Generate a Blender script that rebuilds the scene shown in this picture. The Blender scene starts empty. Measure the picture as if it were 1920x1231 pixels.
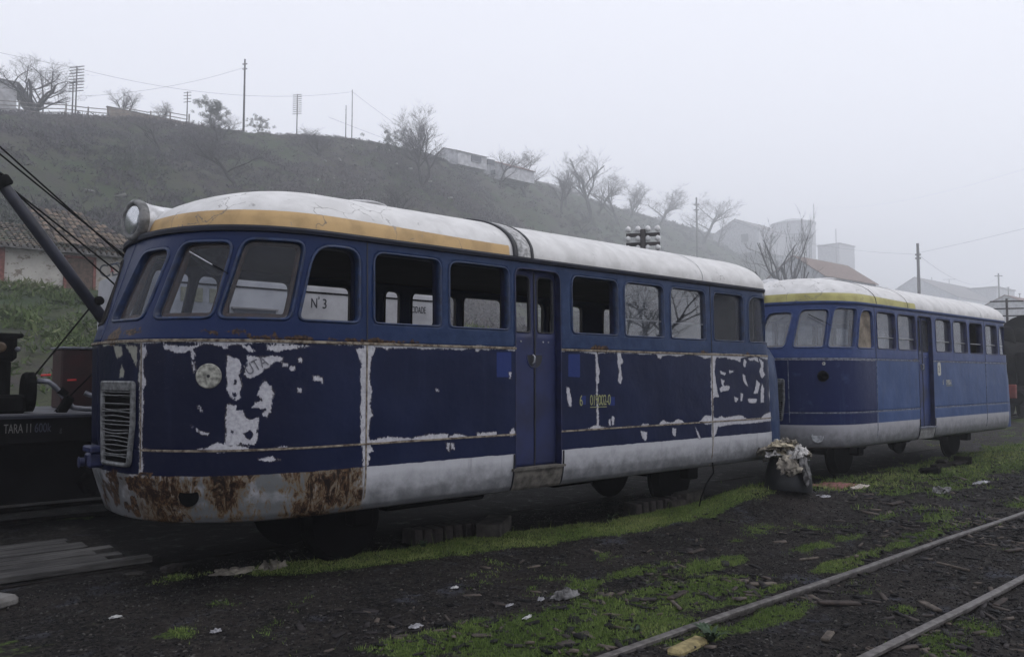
import bpy, math, random
import numpy as np
from mathutils import Vector, Matrix
from mathutils.geometry import delaunay_2d_cdt
rad = math.radians
sc = bpy.context.scene
COL = sc.collection

# ------------------------------------------------------------------ camera
F = 1493.0; TH = math.atan2(1700, F); PIT = math.atan2(89.5, F); EYE = 1.65
fw = Vector((math.cos(TH)*math.cos(PIT), math.sin(TH)*math.cos(PIT), math.sin(PIT)))
rt = Vector((math.sin(TH), -math.cos(TH), 0)); up = rt.cross(fw)
cam = bpy.data.cameras.new('camera'); camo = bpy.data.objects.new('camera', cam); COL.objects.link(camo)
cam.lens = 36*F/1920; cam.sensor_width = 36; cam.clip_start = .05; cam.clip_end = 5000
camo.matrix_world = Matrix(((rt.x, up.x, -fw.x, 0), (rt.y, up.y, -fw.y, 0), (rt.z, up.z, -fw.z, EYE), (0, 0, 0, 1)))
sc.camera = camo
# ------------------------------------------------------------------ sky, sun, exposure
SUN_EL, SUN_AZ = rad(48), rad(-48)
w = bpy.data.worlds.new('World'); sc.world = w; w.use_nodes = True
nt = w.node_tree; nt.nodes.clear()
sky = nt.nodes.new('ShaderNodeTexSky'); sky.sky_type = 'NISHITA'; sky.sun_disc = False
sky.sun_elevation = SUN_EL; sky.sun_rotation = rad(90)-SUN_AZ; sky.dust_density = 4; sky.air_density = 1.2
hs = nt.nodes.new('ShaderNodeHueSaturation'); hs.inputs['Saturation'].default_value = .16
mixn = nt.nodes.new('ShaderNodeMix'); mixn.data_type = 'RGBA'; mixn.inputs[0].default_value = .8
mixn.inputs[7].default_value = (10.8, 11.0, 12.2, 1)     # even overcast layer
bg = nt.nodes.new('ShaderNodeBackground'); bg.inputs['Strength'].default_value = .1
wo = nt.nodes.new('ShaderNodeOutputWorld')
nt.links.new(sky.outputs[0], hs.inputs['Color']); nt.links.new(hs.outputs[0], mixn.inputs[6])
nt.links.new(mixn.outputs[2], bg.inputs['Color']); nt.links.new(bg.outputs[0], wo.inputs[0])
sl = bpy.data.lights.new('sun', 'SUN'); sl.energy = .8; sl.angle = rad(35); sl.color = (1, .97, .93)
so = bpy.data.objects.new('sun', sl); COL.objects.link(so)
sd = Vector((math.cos(SUN_AZ)*math.cos(SUN_EL), math.sin(SUN_AZ)*math.cos(SUN_EL), math.sin(SUN_EL)))
so.rotation_euler = sd.to_track_quat('Z', 'Y').to_euler()
vs = sc.view_settings; vs.view_transform = 'Standard'; vs.look = 'None'; vs.exposure = .12; vs.gamma = 1; vs.use_curve_mapping = False
sc.cycles.use_denoising = True
sc.cycles.max_bounces = 8; sc.cycles.volume_bounces = 6; sc.cycles.transparent_max_bounces = 16
sc.cycles.volume_step_rate = 5

# ------------------------------------------------------------------ helpers: noise, meshes
_rng = np.random.default_rng(7); _T = _rng.random((256, 256))
def vnoise(x, y):
    x = np.asarray(x, float); y = np.asarray(y, float)
    xi = np.floor(x).astype(int); yi = np.floor(y).astype(int); fx = x-xi; fy = y-yi
    fx = fx*fx*(3-2*fx); fy = fy*fy*(3-2*fy)
    a = _T[xi % 256, yi % 256]; b = _T[(xi+1) % 256, yi % 256]; c = _T[xi % 256, (yi+1) % 256]; d = _T[(xi+1) % 256, (yi+1) % 256]
    return (a*(1-fx)+b*fx)*(1-fy)+(c*(1-fx)+d*fx)*fy
def fbm(x, y, o=4):
    s = 0; a = .5; t = 0
    for i in range(o):
        s = s+a*vnoise(np.asarray(x)*2**i+17.3*i, np.asarray(y)*2**i+5.1*i); t += a; a *= .5
    return s/t
def sstep(a, b, x): 
    t = np.clip((np.asarray(x, float)-a)/(b-a), 0, 1); return t*t*(3-2*t)

def tag(o, label=None, cat=None, group=None, kind=None):
    if label: o['label'] = label
    if cat: o['category'] = cat
    if group: o['group'] = group
    if kind: o['kind'] = kind
    return o
def thing(name, loc, label, cat, group=None, rz=0):
    o = bpy.data.objects.new(name, None); COL.objects.link(o); o.location = loc; o.rotation_euler[2] = rz
    o.empty_display_size = .2
    return tag(o, label, cat, group)
def mesh(name, V, Fc, m, parent=None, smooth=False, attrs=None, local=False, origin=None):
    """V in world coordinates unless local; a child is stored relative to its (unrotated) ancestors"""
    V = np.asarray(V, float).reshape(-1, 3)
    if parent is not None and not local:
        off = np.zeros(3); p = parent
        while p is not None: off += np.array(p.location); p = p.parent
        V = V-off
    if origin is not None: V = V-np.asarray(origin, float)
    me = bpy.data.meshes.new(name)
    if isinstance(Fc, np.ndarray):
        n = len(Fc); k = Fc.shape[1]
        me.vertices.add(len(V)); me.vertices.foreach_set('co', V.ravel())
        me.loops.add(n*k); me.loops.foreach_set('vertex_index', Fc.astype(np.int32).ravel())
        me.polygons.add(n); me.polygons.foreach_set('loop_start', np.arange(0, n*k, k, dtype=np.int32))
        me.update(calc_edges=True)
    else:
        me.from_pydata(V.tolist(), [], [list(f) for f in Fc]); me.update()
    if smooth: me.polygons.foreach_set('use_smooth', [True]*len(me.polygons))
    for k, a in (attrs or {}).items():
        at = me.attributes.new(k, 'FLOAT', 'POINT'); at.data.foreach_set('value', np.asarray(a, np.float32))
    if m: me.materials.append(m)
    o = bpy.data.objects.new(name, me); COL.objects.link(o)
    if parent is not None: o.parent = parent
    if origin is not None: o.location = origin
    return o
class MB:
    def __init__(s): s.v = []; s.f = []
    def add(s, V, Fc):
        b = len(s.v); s.v += [tuple(map(float, v)) for v in V]; s.f += [[i+b for i in f] for f in Fc]; return s
    def box(s, c, d, rz=0, rx=0, ry=0, bev=0):
        R = Matrix.Rotation(rz, 3, 'Z') @ Matrix.Rotation(ry, 3, 'Y') @ Matrix.Rotation(rx, 3, 'X')
        h = [x/2 for x in d]; b = min(bev, *[x*.9 for x in h])
        if b > 0:
            V = []; Fc = []
            idx = {}
            for sx in (-1, 1):
                for sy in (-1, 1):
                    for sz in (-1, 1):
                        for ax in range(3):
                            p = [sx*(h[0]-b), sy*(h[1]-b), sz*(h[2]-b)]; p[ax] = (sx, sy, sz)[ax]*h[ax]
                            idx[(sx, sy, sz, ax)] = len(V); V.append(p)
            for ax in range(3):
                a1, a2 = [(1, 2), (2, 0), (0, 1)][ax]
                for sg in (-1, 1):
                    q = []
                    for (p1, p2) in ((-1, -1), (1, -1), (1, 1), (-1, 1)):
                        t = [0, 0, 0]; t[ax] = sg; t[a1] = p1; t[a2] = p2; q.append(idx[(*t, ax)])
                    Fc.append(q if sg > 0 else q[::-1])
            for ax in range(3):
                a1, a2 = [(1, 2), (2, 0), (0, 1)][ax]
                for p1 in (-1, 1):
                    for p2 in (-1, 1):
                        def g(sg, w):
                            t = [0, 0, 0]; t[ax] = sg; t[a1] = p1; t[a2] = p2; return idx[(*t, w)]
                        q = [g(-1, a1), g(1, a1), g(1, a2), g(-1, a2)]
                        Fc.append(q if p1*p2 > 0 else q[::-1])
            for sx in (-1, 1):
                for sy in (-1, 1):
                    for sz in (-1, 1):
                        q = [idx[(sx, sy, sz, i)] for i in range(3)]; Fc.append(q if sx*sy*sz > 0 else q[::-1])
        else:
            V = [(x*h[0], y*h[1], z*h[2]) for x in (-1, 1) for y in (-1, 1) for z in (-1, 1)]
            Fc = [(0, 1, 3, 2), (4, 6, 7, 5), (0, 4, 5, 1), (2, 3, 7, 6), (0, 2, 6, 4), (1, 5, 7, 3)]
        cc = Vector(c); s.add([cc+R @ Vector(p) for p in V], Fc); return s
    def tube(s, pts, r, n=8, cap=True):
        pts = [Vector(p) for p in pts]; rs = r if isinstance(r, (list, tuple)) else [r]*len(pts)
        V = []; Fc = []; last = None
        for i, p in enumerate(pts):
            d = (pts[min(i+1, len(pts)-1)]-pts[max(i-1, 0)]).normalized()
            a = d.orthogonal().normalized() if last is None else (last-d*last.dot(d)).normalized()
            last = a; b = d.cross(a)
            for k in range(n):
                t = 2*math.pi*k/n; V.append(p+(a*math.cos(t)+b*math.sin(t))*rs[i])
        for i in range(len(pts)-1):
            for k in range(n):
                k2 = (k+1) % n; Fc.append((i*n+k, i*n+k2, (i+1)*n+k2, (i+1)*n+k))
        if cap: Fc.append(list(range(n))[::-1]); Fc.append([(len(pts)-1)*n+k for k in range(n)])
        return s.add(V, Fc)
    def lathe(s, c, axis, prof, n=24, close=True):
        ax = Vector(axis).normalized(); a = ax.orthogonal().normalized(); b = ax.cross(a); c = Vector(c)
        V = []; Fc = []
        for (h, r) in prof:
            for k in range(n):
                t = 2*math.pi*k/n; V.append(c+ax*h+(a*math.cos(t)+b*math.sin(t))*r)
        for i in range(len(prof)-1):
            for k in range(n):
                k2 = (k+1) % n; Fc.append((i*n+k, i*n+k2, (i+1)*n+k2, (i+1)*n+k))
        if close: Fc.append(list(range(n))[::-1]); Fc.append([(len(prof)-1)*n+k for k in range(n)])
        return s.add(V, Fc)
    def build(s, name, m, parent=None, smooth=False, **k): return mesh(name, s.v, s.f, m, parent, smooth, **k)

# ------------------------------------------------------------------ helpers: materials
class Mat:
    def __init__(s, name):
        s.m = bpy.data.materials.new(name); s.m.use_nodes = True; s.t = s.m.node_tree; s.t.nodes.clear()
        s.o = s.t.nodes.new('ShaderNodeOutputMaterial'); s.co = s.t.nodes.new('ShaderNodeTexCoord').outputs['Object']
    def _set(s, inp, v):
        if isinstance(v, bpy.types.NodeSocket): s.t.links.new(v, inp)
        elif isinstance(v, (tuple, list)) and len(v) == 3 and inp.type == 'RGBA': inp.default_value = (*v, 1)
        else: inp.default_value = v
    def math(s, op, a, b=0., c=None, clamp=False):
        n = s.t.nodes.new('ShaderNodeMath'); n.operation = op; n.use_clamp = clamp
        s._set(n.inputs[0], a); s._set(n.inputs[1], b)
        if c is not None: s._set(n.inputs[2], c)
        return n.outputs[0]
    def scale(s, v, vec=None):
        n = s.t.nodes.new('ShaderNodeMapping'); s.t.links.new(vec or s.co, n.inputs[0]); n.inputs['Scale'].default_value = v; return n.outputs[0]
    def noise(s, sc_=5, det=4, rough=.55, vec=None, dist=0):
        n = s.t.nodes.new('ShaderNodeTexNoise'); s.t.links.new(vec or s.co, n.inputs['Vector'])
        n.inputs['Scale'].default_value = sc_; n.inputs['Detail'].default_value = det; n.inputs['Roughness'].default_value = rough; n.inputs['Distortion'].default_value = dist
        return n.outputs[0]
    def voro(s, sc_=5, feat='F1', vec=None, out='Distance'):
        n = s.t.nodes.new('ShaderNodeTexVoronoi'); n.feature = feat; s.t.links.new(vec or s.co, n.inputs['Vector']); n.inputs['Scale'].default_value = sc_; return n.outputs[out]
    def ss(s, x, a, b, lo=0., hi=1.):
        n = s.t.nodes.new('ShaderNodeMapRange'); n.interpolation_type = 'SMOOTHSTEP'; s._set(n.inputs[0], x)
        n.inputs[1].default_value = a; n.inputs[2].default_value = b; n.inputs[3].default_value = lo; n.inputs[4].default_value = hi
        return n.outputs[0]
    def mix(s, f, a, b, mode='MIX'):
        n = s.t.nodes.new('ShaderNodeMix'); n.data_type = 'RGBA'; n.blend_type = mode
        s._set(n.inputs[0], f); s._set(n.inputs[6], a); s._set(n.inputs[7], b); return n.outputs[2]
    def attr(s, name):
        n = s.t.nodes.new('ShaderNodeAttribute'); n.attribute_name = name; return n.outputs['Fac']
    def xyz(s, vec=None):
        n = s.t.nodes.new('ShaderNodeSeparateXYZ'); s.t.links.new(vec or s.co, n.inputs[0]); return n.outputs
    def out(s, col, rough=.8, metal=0., bump=None, bs=.3, bd=.01, spec=.5, extra=None):
        p = s.t.nodes.new('ShaderNodeBsdfPrincipled'); s._set(p.inputs['Base Color'], col); s._set(p.inputs['Roughness'], rough)
        s._set(p.inputs['Metallic'], metal); s._set(p.inputs['Specular IOR Level'], spec)
        if bump is not None:
            b = s.t.nodes.new('ShaderNodeBump'); b.inputs['Strength'].default_value = bs; b.inputs['Distance'].default_value = bd
            s.t.links.new(bump, b.inputs['Height']); s.t.links.new(b.outputs[0], p.inputs['Normal'])
        s.t.links.new(p.outputs[0], s.o.inputs[0]); s.p = p; return s.m
def simple(name, c, rough=.8, var=.25, nsc=6, metal=0., bs=.2, bd=.004, spec=.4, c2=None):
    m = Mat(name); n = m.noise(nsc, 5, .6); n2 = m.noise(nsc*7, 3)
    d = c2 or tuple(x*(1-var*1.6) for x in c); h = tuple(min(1, x*(1+var)) for x in c)
    col = m.mix(m.ss(n, .3, .7), d, h)
    return m.out(col, rough, metal, n2, bs, bd, spec)
def glassmat(name, refl=.12, dirt_shade=.1, dirtc=(.3, .32, .36), rough=.03, nscale=3, k=.6):
    m = Mat(name); t = m.t
    tr = t.nodes.new('ShaderNodeBsdfTransparent'); tr.inputs[0].default_value = (.75, .78, .82, 1)
    gl = t.nodes.new('ShaderNodeBsdfGlossy'); gl.inputs['Roughness'].default_value = rough; gl.inputs[0].default_value = (.95, .97, 1, 1)
    df = t.nodes.new('ShaderNodeBsdfDiffuse'); df.inputs[0].default_value = (*dirtc, 1)
    lw = t.nodes.new('ShaderNodeLayerWeight'); lw.inputs[0].default_value = .35
    f = m.math('ADD', m.math('MULTIPLY', lw.outputs['Fresnel'], k), refl, clamp=True)
    m1 = t.nodes.new('ShaderNodeMixShader'); t.links.new(f, m1.inputs[0]); t.links.new(tr.outputs[0], m1.inputs[1]); t.links.new(gl.outputs[0], m1.inputs[2])
    n = m.noise(nscale, 5, .65); dd = m.ss(n, .35, .8, dirt_shade*.5, dirt_shade*1.6)
    m2 = t.nodes.new('ShaderNodeMixShader'); t.links.new(dd, m2.inputs[0]); t.links.new(m1.outputs[0], m2.inputs[1]); t.links.new(df.outputs[0], m2.inputs[2])
    t.links.new(m2.outputs[0], m.o.inputs[0]); return m.m

def textmesh(name, body, size, m, parent, pos, right, upv, ext=.002, sx=1.0, spacing=1.0):
    cu = bpy.data.curves.new(name, 'FONT'); cu.body = body; cu.size = size; cu.extrude = ext; cu.space_character = spacing
    to = bpy.data.objects.new('tmp', cu); COL.objects.link(to)
    dg = bpy.context.evaluated_depsgraph_get(); me = bpy.data.meshes.new_from_object(to.evaluated_get(dg))
    bpy.data.objects.remove(to); V = np.array([v.co for v in me.vertices]); Fc = [list(p.vertices) for p in me.polygons]
    right = Vector(right).normalized(); upv = Vector(upv).normalized(); nn = right.cross(upv)
    W = [Vector(pos)+right*(v[0]*sx)+upv*v[1]+nn*v[2] for v in V]
    return mesh(name, np.array(W), Fc, m, parent)

# paint damage outlines on the body, (u, z) in metres
CHIPS=[[(2.273,1.801),(2.352,1.776),(2.371,1.731),(2.365,1.680),(2.341,1.660),(2.366,1.628),(2.382,1.584),(2.366,1.545),(2.361,1.475),(2.331,1.469),(2.300,1.501),(2.278,1.540),(2.272,1.680)],
[(2.276,1.444),(2.337,1.437),(2.344,1.399),(2.392,1.398),(2.399,1.347),(2.448,1.327),(2.495,1.346),(2.496,1.281),(2.486,1.243),(2.493,1.179),(2.462,1.142),(2.376,1.157),(2.340,1.145),(2.267,1.141),(2.272,1.248),(2.268,1.349)],
[(2.416,1.802),(2.505,1.790),(2.593,1.804),(2.671,1.792),(2.665,1.759),(2.607,1.758),(2.563,1.712),(2.525,1.706),(2.519,1.680),(2.470,1.648),(2.420,1.635),(2.396,1.667),(2.408,1.705)],
[(2.538,1.622),(2.564,1.589),(2.589,1.576),(2.583,1.550),(2.615,1.531),(2.597,1.498),(2.591,1.421),(2.579,1.382),(2.554,1.344),(2.522,1.364),(2.560,1.409),(2.453,1.417),(2.472,1.455),(2.534,1.467),(2.496,1.512),(2.508,1.577)],
[(1.797,1.884),(1.909,1.870),(2.013,1.870),(2.089,1.883),(2.014,1.844),(1.962,1.825),(1.910,1.819),(1.869,1.838),(1.812,1.852)],
[(2.014,1.844),(2.046,1.832),(2.033,1.768),(2.053,1.692),(2.034,1.679),(2.025,1.743)],
[(2.236,1.877),(2.278,1.871),(2.285,1.852),(2.248,1.852)],
[(2.381,1.872),(2.430,1.873),(2.461,1.835),(2.425,1.834)],
[(2.554,1.881),(2.683,1.884),(2.887,1.881),(2.790,1.866),(2.683,1.851),(2.619,1.830),(2.561,1.855)],
[(2.911,1.654),(2.991,1.641),(2.999,1.573),(2.976,1.614),(2.918,1.621)],
[(1.590,1.860),(1.634,1.873),(1.651,1.827),(1.618,1.770),(1.610,1.680),(1.654,1.596),(1.629,1.564),(1.566,1.609),(1.583,1.744)],
[(3.278,1.870),(3.366,1.879),(3.368,1.097),(3.339,1.099),(3.332,1.432),(3.338,1.543),(3.326,1.641),(3.336,1.752),(3.311,1.808)],
[(1.238,1.880),(1.361,1.878),(1.375,1.812),(1.297,1.786),(1.269,1.813)],
[(1.409,1.883),(1.553,1.874),(1.546,1.719),(1.517,1.758),(1.475,1.823)],
[(1.364,1.733),(1.400,1.693),(1.389,1.641),(1.335,1.641),(1.344,1.694)],
[(2.501,1.032),(2.576,1.048),(2.602,1.060),(2.621,1.033),(2.654,1.025),(2.589,1.019)],
[(2.791,1.555),(2.818,1.555),(2.821,1.529),(2.794,1.529)],
[(2.793,1.789),(2.821,1.784),(2.818,1.758),(2.796,1.760)],
[(2.727,1.723),(2.764,1.727),(2.762,1.696),(2.735,1.700)],
[(2.671,1.746),(2.711,1.743),(2.711,1.728),(2.674,1.727)],
[(2.072,1.433),(2.087,1.433),(2.106,1.382),(2.094,1.382)],
[(2.025,1.288),(2.095,1.243),(2.144,1.237),(2.138,1.222),(2.095,1.231)],
[(3.388,1.886),(3.458,1.880),(3.434,1.814),(3.413,1.733),(3.408,1.619),(3.434,1.538),(3.413,1.425),(3.444,1.328),(3.418,1.296),(3.406,1.233),(3.411,1.104),(3.455,1.045),(3.412,1.032),(3.409,0.952),(3.396,0.953),(3.384,1.619)],
[(4.501,1.918),(4.559,1.920),(4.554,1.883),(4.524,1.872)],
[(3.553,1.898),(3.601,1.900),(3.586,1.863),(3.567,1.866)],
[(3.969,1.149),(4.203,1.147),(4.214,1.112),(3.970,1.107)],
[(4.527,1.135),(4.762,1.139),(4.762,1.102),(4.538,1.104)],
[(4.933,1.140),(4.975,1.166),(4.990,1.091),(4.933,1.094)],
[(3.485,1.148),(3.514,1.147),(3.571,1.108),(3.486,1.106)],
[(4.192,1.069),(4.221,1.059),(4.225,0.990),(4.208,1.008)],
[(4.236,1.062),(4.273,1.060),(4.273,1.013),(4.247,1.014)],
[(4.078,1.539),(4.099,1.539),(4.099,1.519),(4.078,1.519)],
[(4.915,1.685),(4.945,1.686),(4.935,1.629),(4.920,1.633)],
[(6.108,1.905),(6.134,1.905),(6.140,1.768),(6.163,1.736),(6.155,1.582),(6.133,1.574),(6.153,1.140),(6.124,1.133),(6.117,1.574)],
[(6.448,1.903),(6.499,1.904),(6.511,1.854),(6.540,1.805),(6.497,1.771),(6.525,1.621),(6.494,1.565),(6.455,1.605),(6.479,1.704),(6.455,1.787)],
[(5.678,1.546),(5.716,1.530),(5.753,1.420),(5.741,1.350),(5.715,1.359),(5.689,1.453)],
[(7.118,1.890),(7.202,1.892),(7.187,1.856),(7.145,1.856)],
[(6.305,1.198),(6.329,1.201),(6.334,1.140),(6.309,1.141)],
[(6.357,1.229),(6.391,1.220),(6.380,1.139),(6.351,1.140)],
[(6.822,1.053),(6.928,1.040),(6.918,0.939),(6.847,0.976)],
[(7.379,1.063),(7.447,1.052),(7.431,0.961),(7.391,0.984)],
[(7.806,1.067),(7.872,0.997),(7.922,0.913),(7.882,0.920),(7.841,0.998)],
[(8.472,1.914),(8.796,1.920),(8.776,1.831),(8.639,1.859),(8.504,1.867)],
[(8.183,1.922),(8.339,1.902),(8.240,1.863),(8.219,1.693),(8.263,1.505),(8.299,1.410),(8.195,1.393),(8.168,1.599)],
[(8.865,1.872),(8.917,1.833),(8.879,1.754),(8.845,1.793)],
[(9.207,1.877),(9.306,1.838),(9.294,1.716),(9.337,1.666),(9.254,1.622),(9.213,1.716),(9.259,1.777)],
[(8.953,1.873),(9.171,1.900),(9.194,1.832),(9.097,1.865),(9.006,1.844)],
[(9.488,1.871),(9.553,1.861),(9.502,1.738),(9.524,1.611),(9.460,1.615),(9.437,1.737)],
[(8.824,1.675),(8.876,1.656),(8.909,1.577),(8.949,1.514),(8.890,1.553),(8.839,1.597)],
[(9.143,1.596),(9.222,1.555),(9.163,1.432),(9.065,1.433),(9.102,1.476)],
[(9.262,1.555),(9.297,1.494),(9.284,1.313),(9.225,1.315),(9.238,1.495)],
[(9.448,1.493),(9.496,1.370),(9.551,1.304),(9.468,1.316),(9.425,1.392)],
[(8.327,1.716),(8.455,1.688),(8.438,1.661),(8.343,1.684)],
[(8.526,1.723),(8.642,1.714),(8.549,1.690)],
[(8.347,1.617),(8.419,1.598),(8.395,1.541),(8.534,1.525),(8.516,1.479),(8.337,1.462),(8.328,1.504),(8.378,1.532)],
[(8.636,1.395),(8.717,1.374),(8.682,1.332),(8.641,1.343)],
[(8.775,1.441),(8.823,1.421),(8.803,1.339),(8.768,1.340)],
[(8.937,1.364),(9.142,1.360),(9.122,1.313),(8.953,1.317)],
[(8.156,1.096),(9.711,1.123),(9.729,1.077),(9.327,1.067),(8.998,1.054),(8.650,1.061),(8.267,1.044),(8.232,0.962),(8.166,0.900),(8.154,1.021)],
[(9.605,1.934),(9.695,1.936),(9.677,1.780),(9.626,1.769)],
[(9.735,1.739),(9.766,1.739),(9.786,1.427),(9.762,1.417)],
[(9.722,1.418),(9.782,1.427),(9.757,1.490)]]
HOLES=[[(2.388,1.233),(2.443,1.255),(2.462,1.218),(2.444,1.174),(2.413,1.194)],
[(2.302,1.258),(2.329,1.253),(2.325,1.225),(2.305,1.228)],
[(2.317,1.635),(2.341,1.622),(2.342,1.590),(2.321,1.590)],
[(2.309,1.533),(2.342,1.533),(2.337,1.495),(2.318,1.495)]]
LIGHTP=[[(4.765,1.873),(4.945,1.877),(4.945,1.642),(4.766,1.643)],
[(5.707,1.873),(5.875,1.876),(5.874,1.639),(5.705,1.647)],
[(9.428,1.260),(9.677,1.254),(9.712,1.150),(9.424,1.148)],
[(5.895,1.452),(5.959,1.451),(5.959,1.361),(5.894,1.362)],
[(6.320,1.434),(6.403,1.433),(6.402,1.342),(6.319,1.344)]]
# ------------------------------------------------------------------ railcar shape: surface point at (u along the side, z, offset)
YC = 6.92; HB = 1.28; NF = 2.4; OX = 0.0
_ph = np.linspace(0, math.pi/2, 400); _cu = np.sin(_ph)**(2/NF); _sv = np.cos(_ph)**(2/NF)
_s0 = np.concatenate([[0], np.cumsum(np.hypot(np.diff(1.38*_cu), np.diff(1.28*_sv)))]); LF = _s0[-1]
UC = 3.1-LF                                   # nose centre
_cr = np.sin(_ph)**(2/4); _sr = np.cos(_ph)**(2/4)
_s1 = np.concatenate([[0], np.cumsum(np.hypot(np.diff(.45*_cr), np.diff(1.28*_sr)))]); LR = _s1[-1]; TSR = 9.2
UR = TSR+LR
def tipf(z): return np.interp(z, [.57, .9, 1.92, 2.77], [1.85, 1.74, 1.72, 1.98])
def tipr(z): return np.interp(z, [.57, 1.92, 2.77], [9.82, 9.68, 9.57])
def tuck(z): return np.interp(z, [.57, .62, .72, .85, 2.0, 2.77], [.07, .035, .012, 0, 0, .015])
def P0(u, z):
    u = np.asarray(u, float); z = np.asarray(z, float); u, z = np.broadcast_arrays(u, z)
    far = u < UC; uu = np.where(far, 2*UC-u, u)
    b = HB-tuck(z)
    s = np.clip(3.1-uu, 0, LF); c = np.interp(s, _s0, _cu); v = np.interp(s, _s0, _sv)
    X = 3.1-(3.1-tipf(z))*c; Y = b*v
    side = uu >= 3.1; X = np.where(side, np.minimum(uu, TSR), X); Y = np.where(side, b, Y)
    r = uu > TSR; s = np.clip(uu-TSR, 0, LR); c = np.interp(s, _s1, _cr); v = np.interp(s, _s1, _sr)
    X = np.where(r, TSR+(tipr(z)-TSR)*c, X); Y = np.where(r, b*v, Y)
    return np.stack([X+OX, YC-np.where(far, -Y, Y), z], -1)
def PN(u, z, off=0.):
    p = P0(u, z); e = .004; d = P0(np.asarray(u)+e, z)-P0(np.asarray(u)-e, z)
    n = np.stack([d[..., 1], -d[..., 0], np.zeros_like(d[..., 0])], -1)
    n /= np.maximum(np.linalg.norm(n, axis=-1, keepdims=True), 1e-9)
    return p+n*np.asarray(off)[..., None] if np.ndim(off) else p+n*off
def fillet(Q, r, k=6):
    out = []; n = len(Q); rr = r if isinstance(r, (list, tuple)) else [r]*n
    for i in range(n):
        p = Vector(Q[i]); a = (Vector(Q[i-1])-p); b = (Vector(Q[(i+1) % n])-p); d = min(rr[i], a.length*.49, b.length*.49)
        p1 = p+a.normalized()*d; p2 = p+b.normalized()*d
        for j in range(k+1):
            t = j/k; q = p1*(1-t)**2+p*2*t*(1-t)*1.0+p2*t*t
            m = (p1+p2)/2; out.append(tuple(q*.85+p*.15*(4*t*(1-t)*.5)+q*.15*(1-4*t*(1-t)*.5)))
    return out
def subdiv(Q, step=.06):
    out = []
    for i in range(len(Q)):
        a = Vector(Q[i]); b = Vector(Q[(i+1) % len(Q)]); n = max(1, int((b-a).length/step))
        out += [tuple(a+(b-a)*j/n) for j in range(n)]
    return out
def expand(Q, d):
    n = len(Q); A = sum(Q[i][0]*Q[(i+1) % n][1]-Q[(i+1) % n][0]*Q[i][1] for i in range(n)); sg = 1 if A > 0 else -1
    out = []
    for i in range(n):
        t = (Vector(Q[(i+1) % n])-Vector(Q[i-1])); 
        if t.length < 1e-9: t = Vector((1, 0))
        t.normalize(); out.append((Q[i][0]+sg*t.y*d, Q[i][1]-sg*t.x*d))
    return out
def inpoly(x, y, Q):
    x = np.asarray(x); y = np.asarray(y); r = np.zeros(x.shape, bool); n = len(Q)
    for i in range(n):
        x1, y1 = Q[i]; x2, y2 = Q[(i+1) % n]
        if y1 == y2: continue
        c = ((y1 > y) != (y2 > y)) & (x < (x2-x1)*(y-y1)/(y2-y1)+x1); r ^= c
    return r
def sdpoly(x, y, Q):
    d = np.full(x.shape, 9.); n = len(Q)
    for i in range(n):
        ax, ay = Q[i]; bx, by = Q[(i+1) % n]; ex, ey = bx-ax, by-ay; L = ex*ex+ey*ey+1e-12
        t = np.clip(((x-ax)*ex+(y-ay)*ey)/L, 0, 1); d = np.minimum(d, np.hypot(x-ax-ex*t, y-ay-ey*t))
    return np.where(inpoly(x, y, Q), d, -d)
def cdt_sheet(u0, u1, z0, z1, holes, step=.05):
    pts = []; edges = []
    def loop(L):
        b = len(pts); pts.extend(L); edges.extend([(b+i, b+(i+1) % len(L)) for i in range(len(L))])
    loop(subdiv([(u0, z0), (u1, z0), (u1, z1), (u0, z1)], step))
    for h in holes: loop(h)
    gu, gz = np.meshgrid(np.arange(u0+step/2, u1-step/3, step), np.arange(z0+step/2, z1-step/3, step))
    gu = gu.ravel(); gz = gz.ravel(); keep = np.ones(gu.shape, bool)
    for h in holes:
        us = [q[0] for q in h]; m = (gu > min(us)-.05) & (gu < max(us)+.05)
        if m.any():
            sdv = sdpoly(gu[m], gz[m], h); kk = keep[m]; kk &= sdv < -.012; keep[m] = kk
    pts.extend(zip(gu[keep].tolist(), gz[keep].tolist()))
    vo, _, fo, _, _, _ = delaunay_2d_cdt([Vector(p) for p in pts], edges, [], 0, 1e-6)
    A = np.array([(v.x, v.y) for v in vo]); T = np.array([list(f) for f in fo])
    c = A[T].mean(1); ok = (c[:, 0] > u0) & (c[:, 0] < u1) & (c[:, 1] > z0) & (c[:, 1] < z1)
    for h in holes: ok &= ~inpoly(c[:, 0], c[:, 1], h)
    return A, T[ok]
def ring(name, Q, prof, m, parent, smooth=True):
    """sweep a profile of (expand, offset) round the outline Q"""
    V = []; n = len(Q)
    for e, off in prof:
        q = np.array(expand(Q, e)); V.append(PN(q[:, 0], q[:, 1], off))
    V = np.concatenate(V); Fc = [(a*n+i, a*n+(i+1) % n, (a+1)*n+(i+1) % n, (a+1)*n+i) for a in range(len(prof)-1) for i in range(n)]
    return mesh(name, V, Fc, m, parent, smooth)
def sheet(name, Q, off, m, parent, smooth=True, step=.08):
    us = [q[0] for q in Q]; zs = [q[1] for q in Q]
    b = len(Q); gu, gz = np.meshgrid(np.arange(min(us)+step/2, max(us), step), np.arange(min(zs)+step/2, max(zs), step))
    gu = gu.ravel(); gz = gz.ravel(); k = sdpoly(gu, gz, Q) > .01
    pts = list(Q)+list(zip(gu[k].tolist(), gz[k].tolist()))
    vo, _, fo, _, _, _ = delaunay_2d_cdt([Vector(p) for p in pts], [(i, (i+1) % b) for i in range(b)], [], 1, 1e-6)
    A = np.array([(v.x, v.y) for v in vo])
    return mesh(name, PN(A[:, 0], A[:, 1], off), [list(f) for f in fo], m, parent, smooth)
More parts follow.
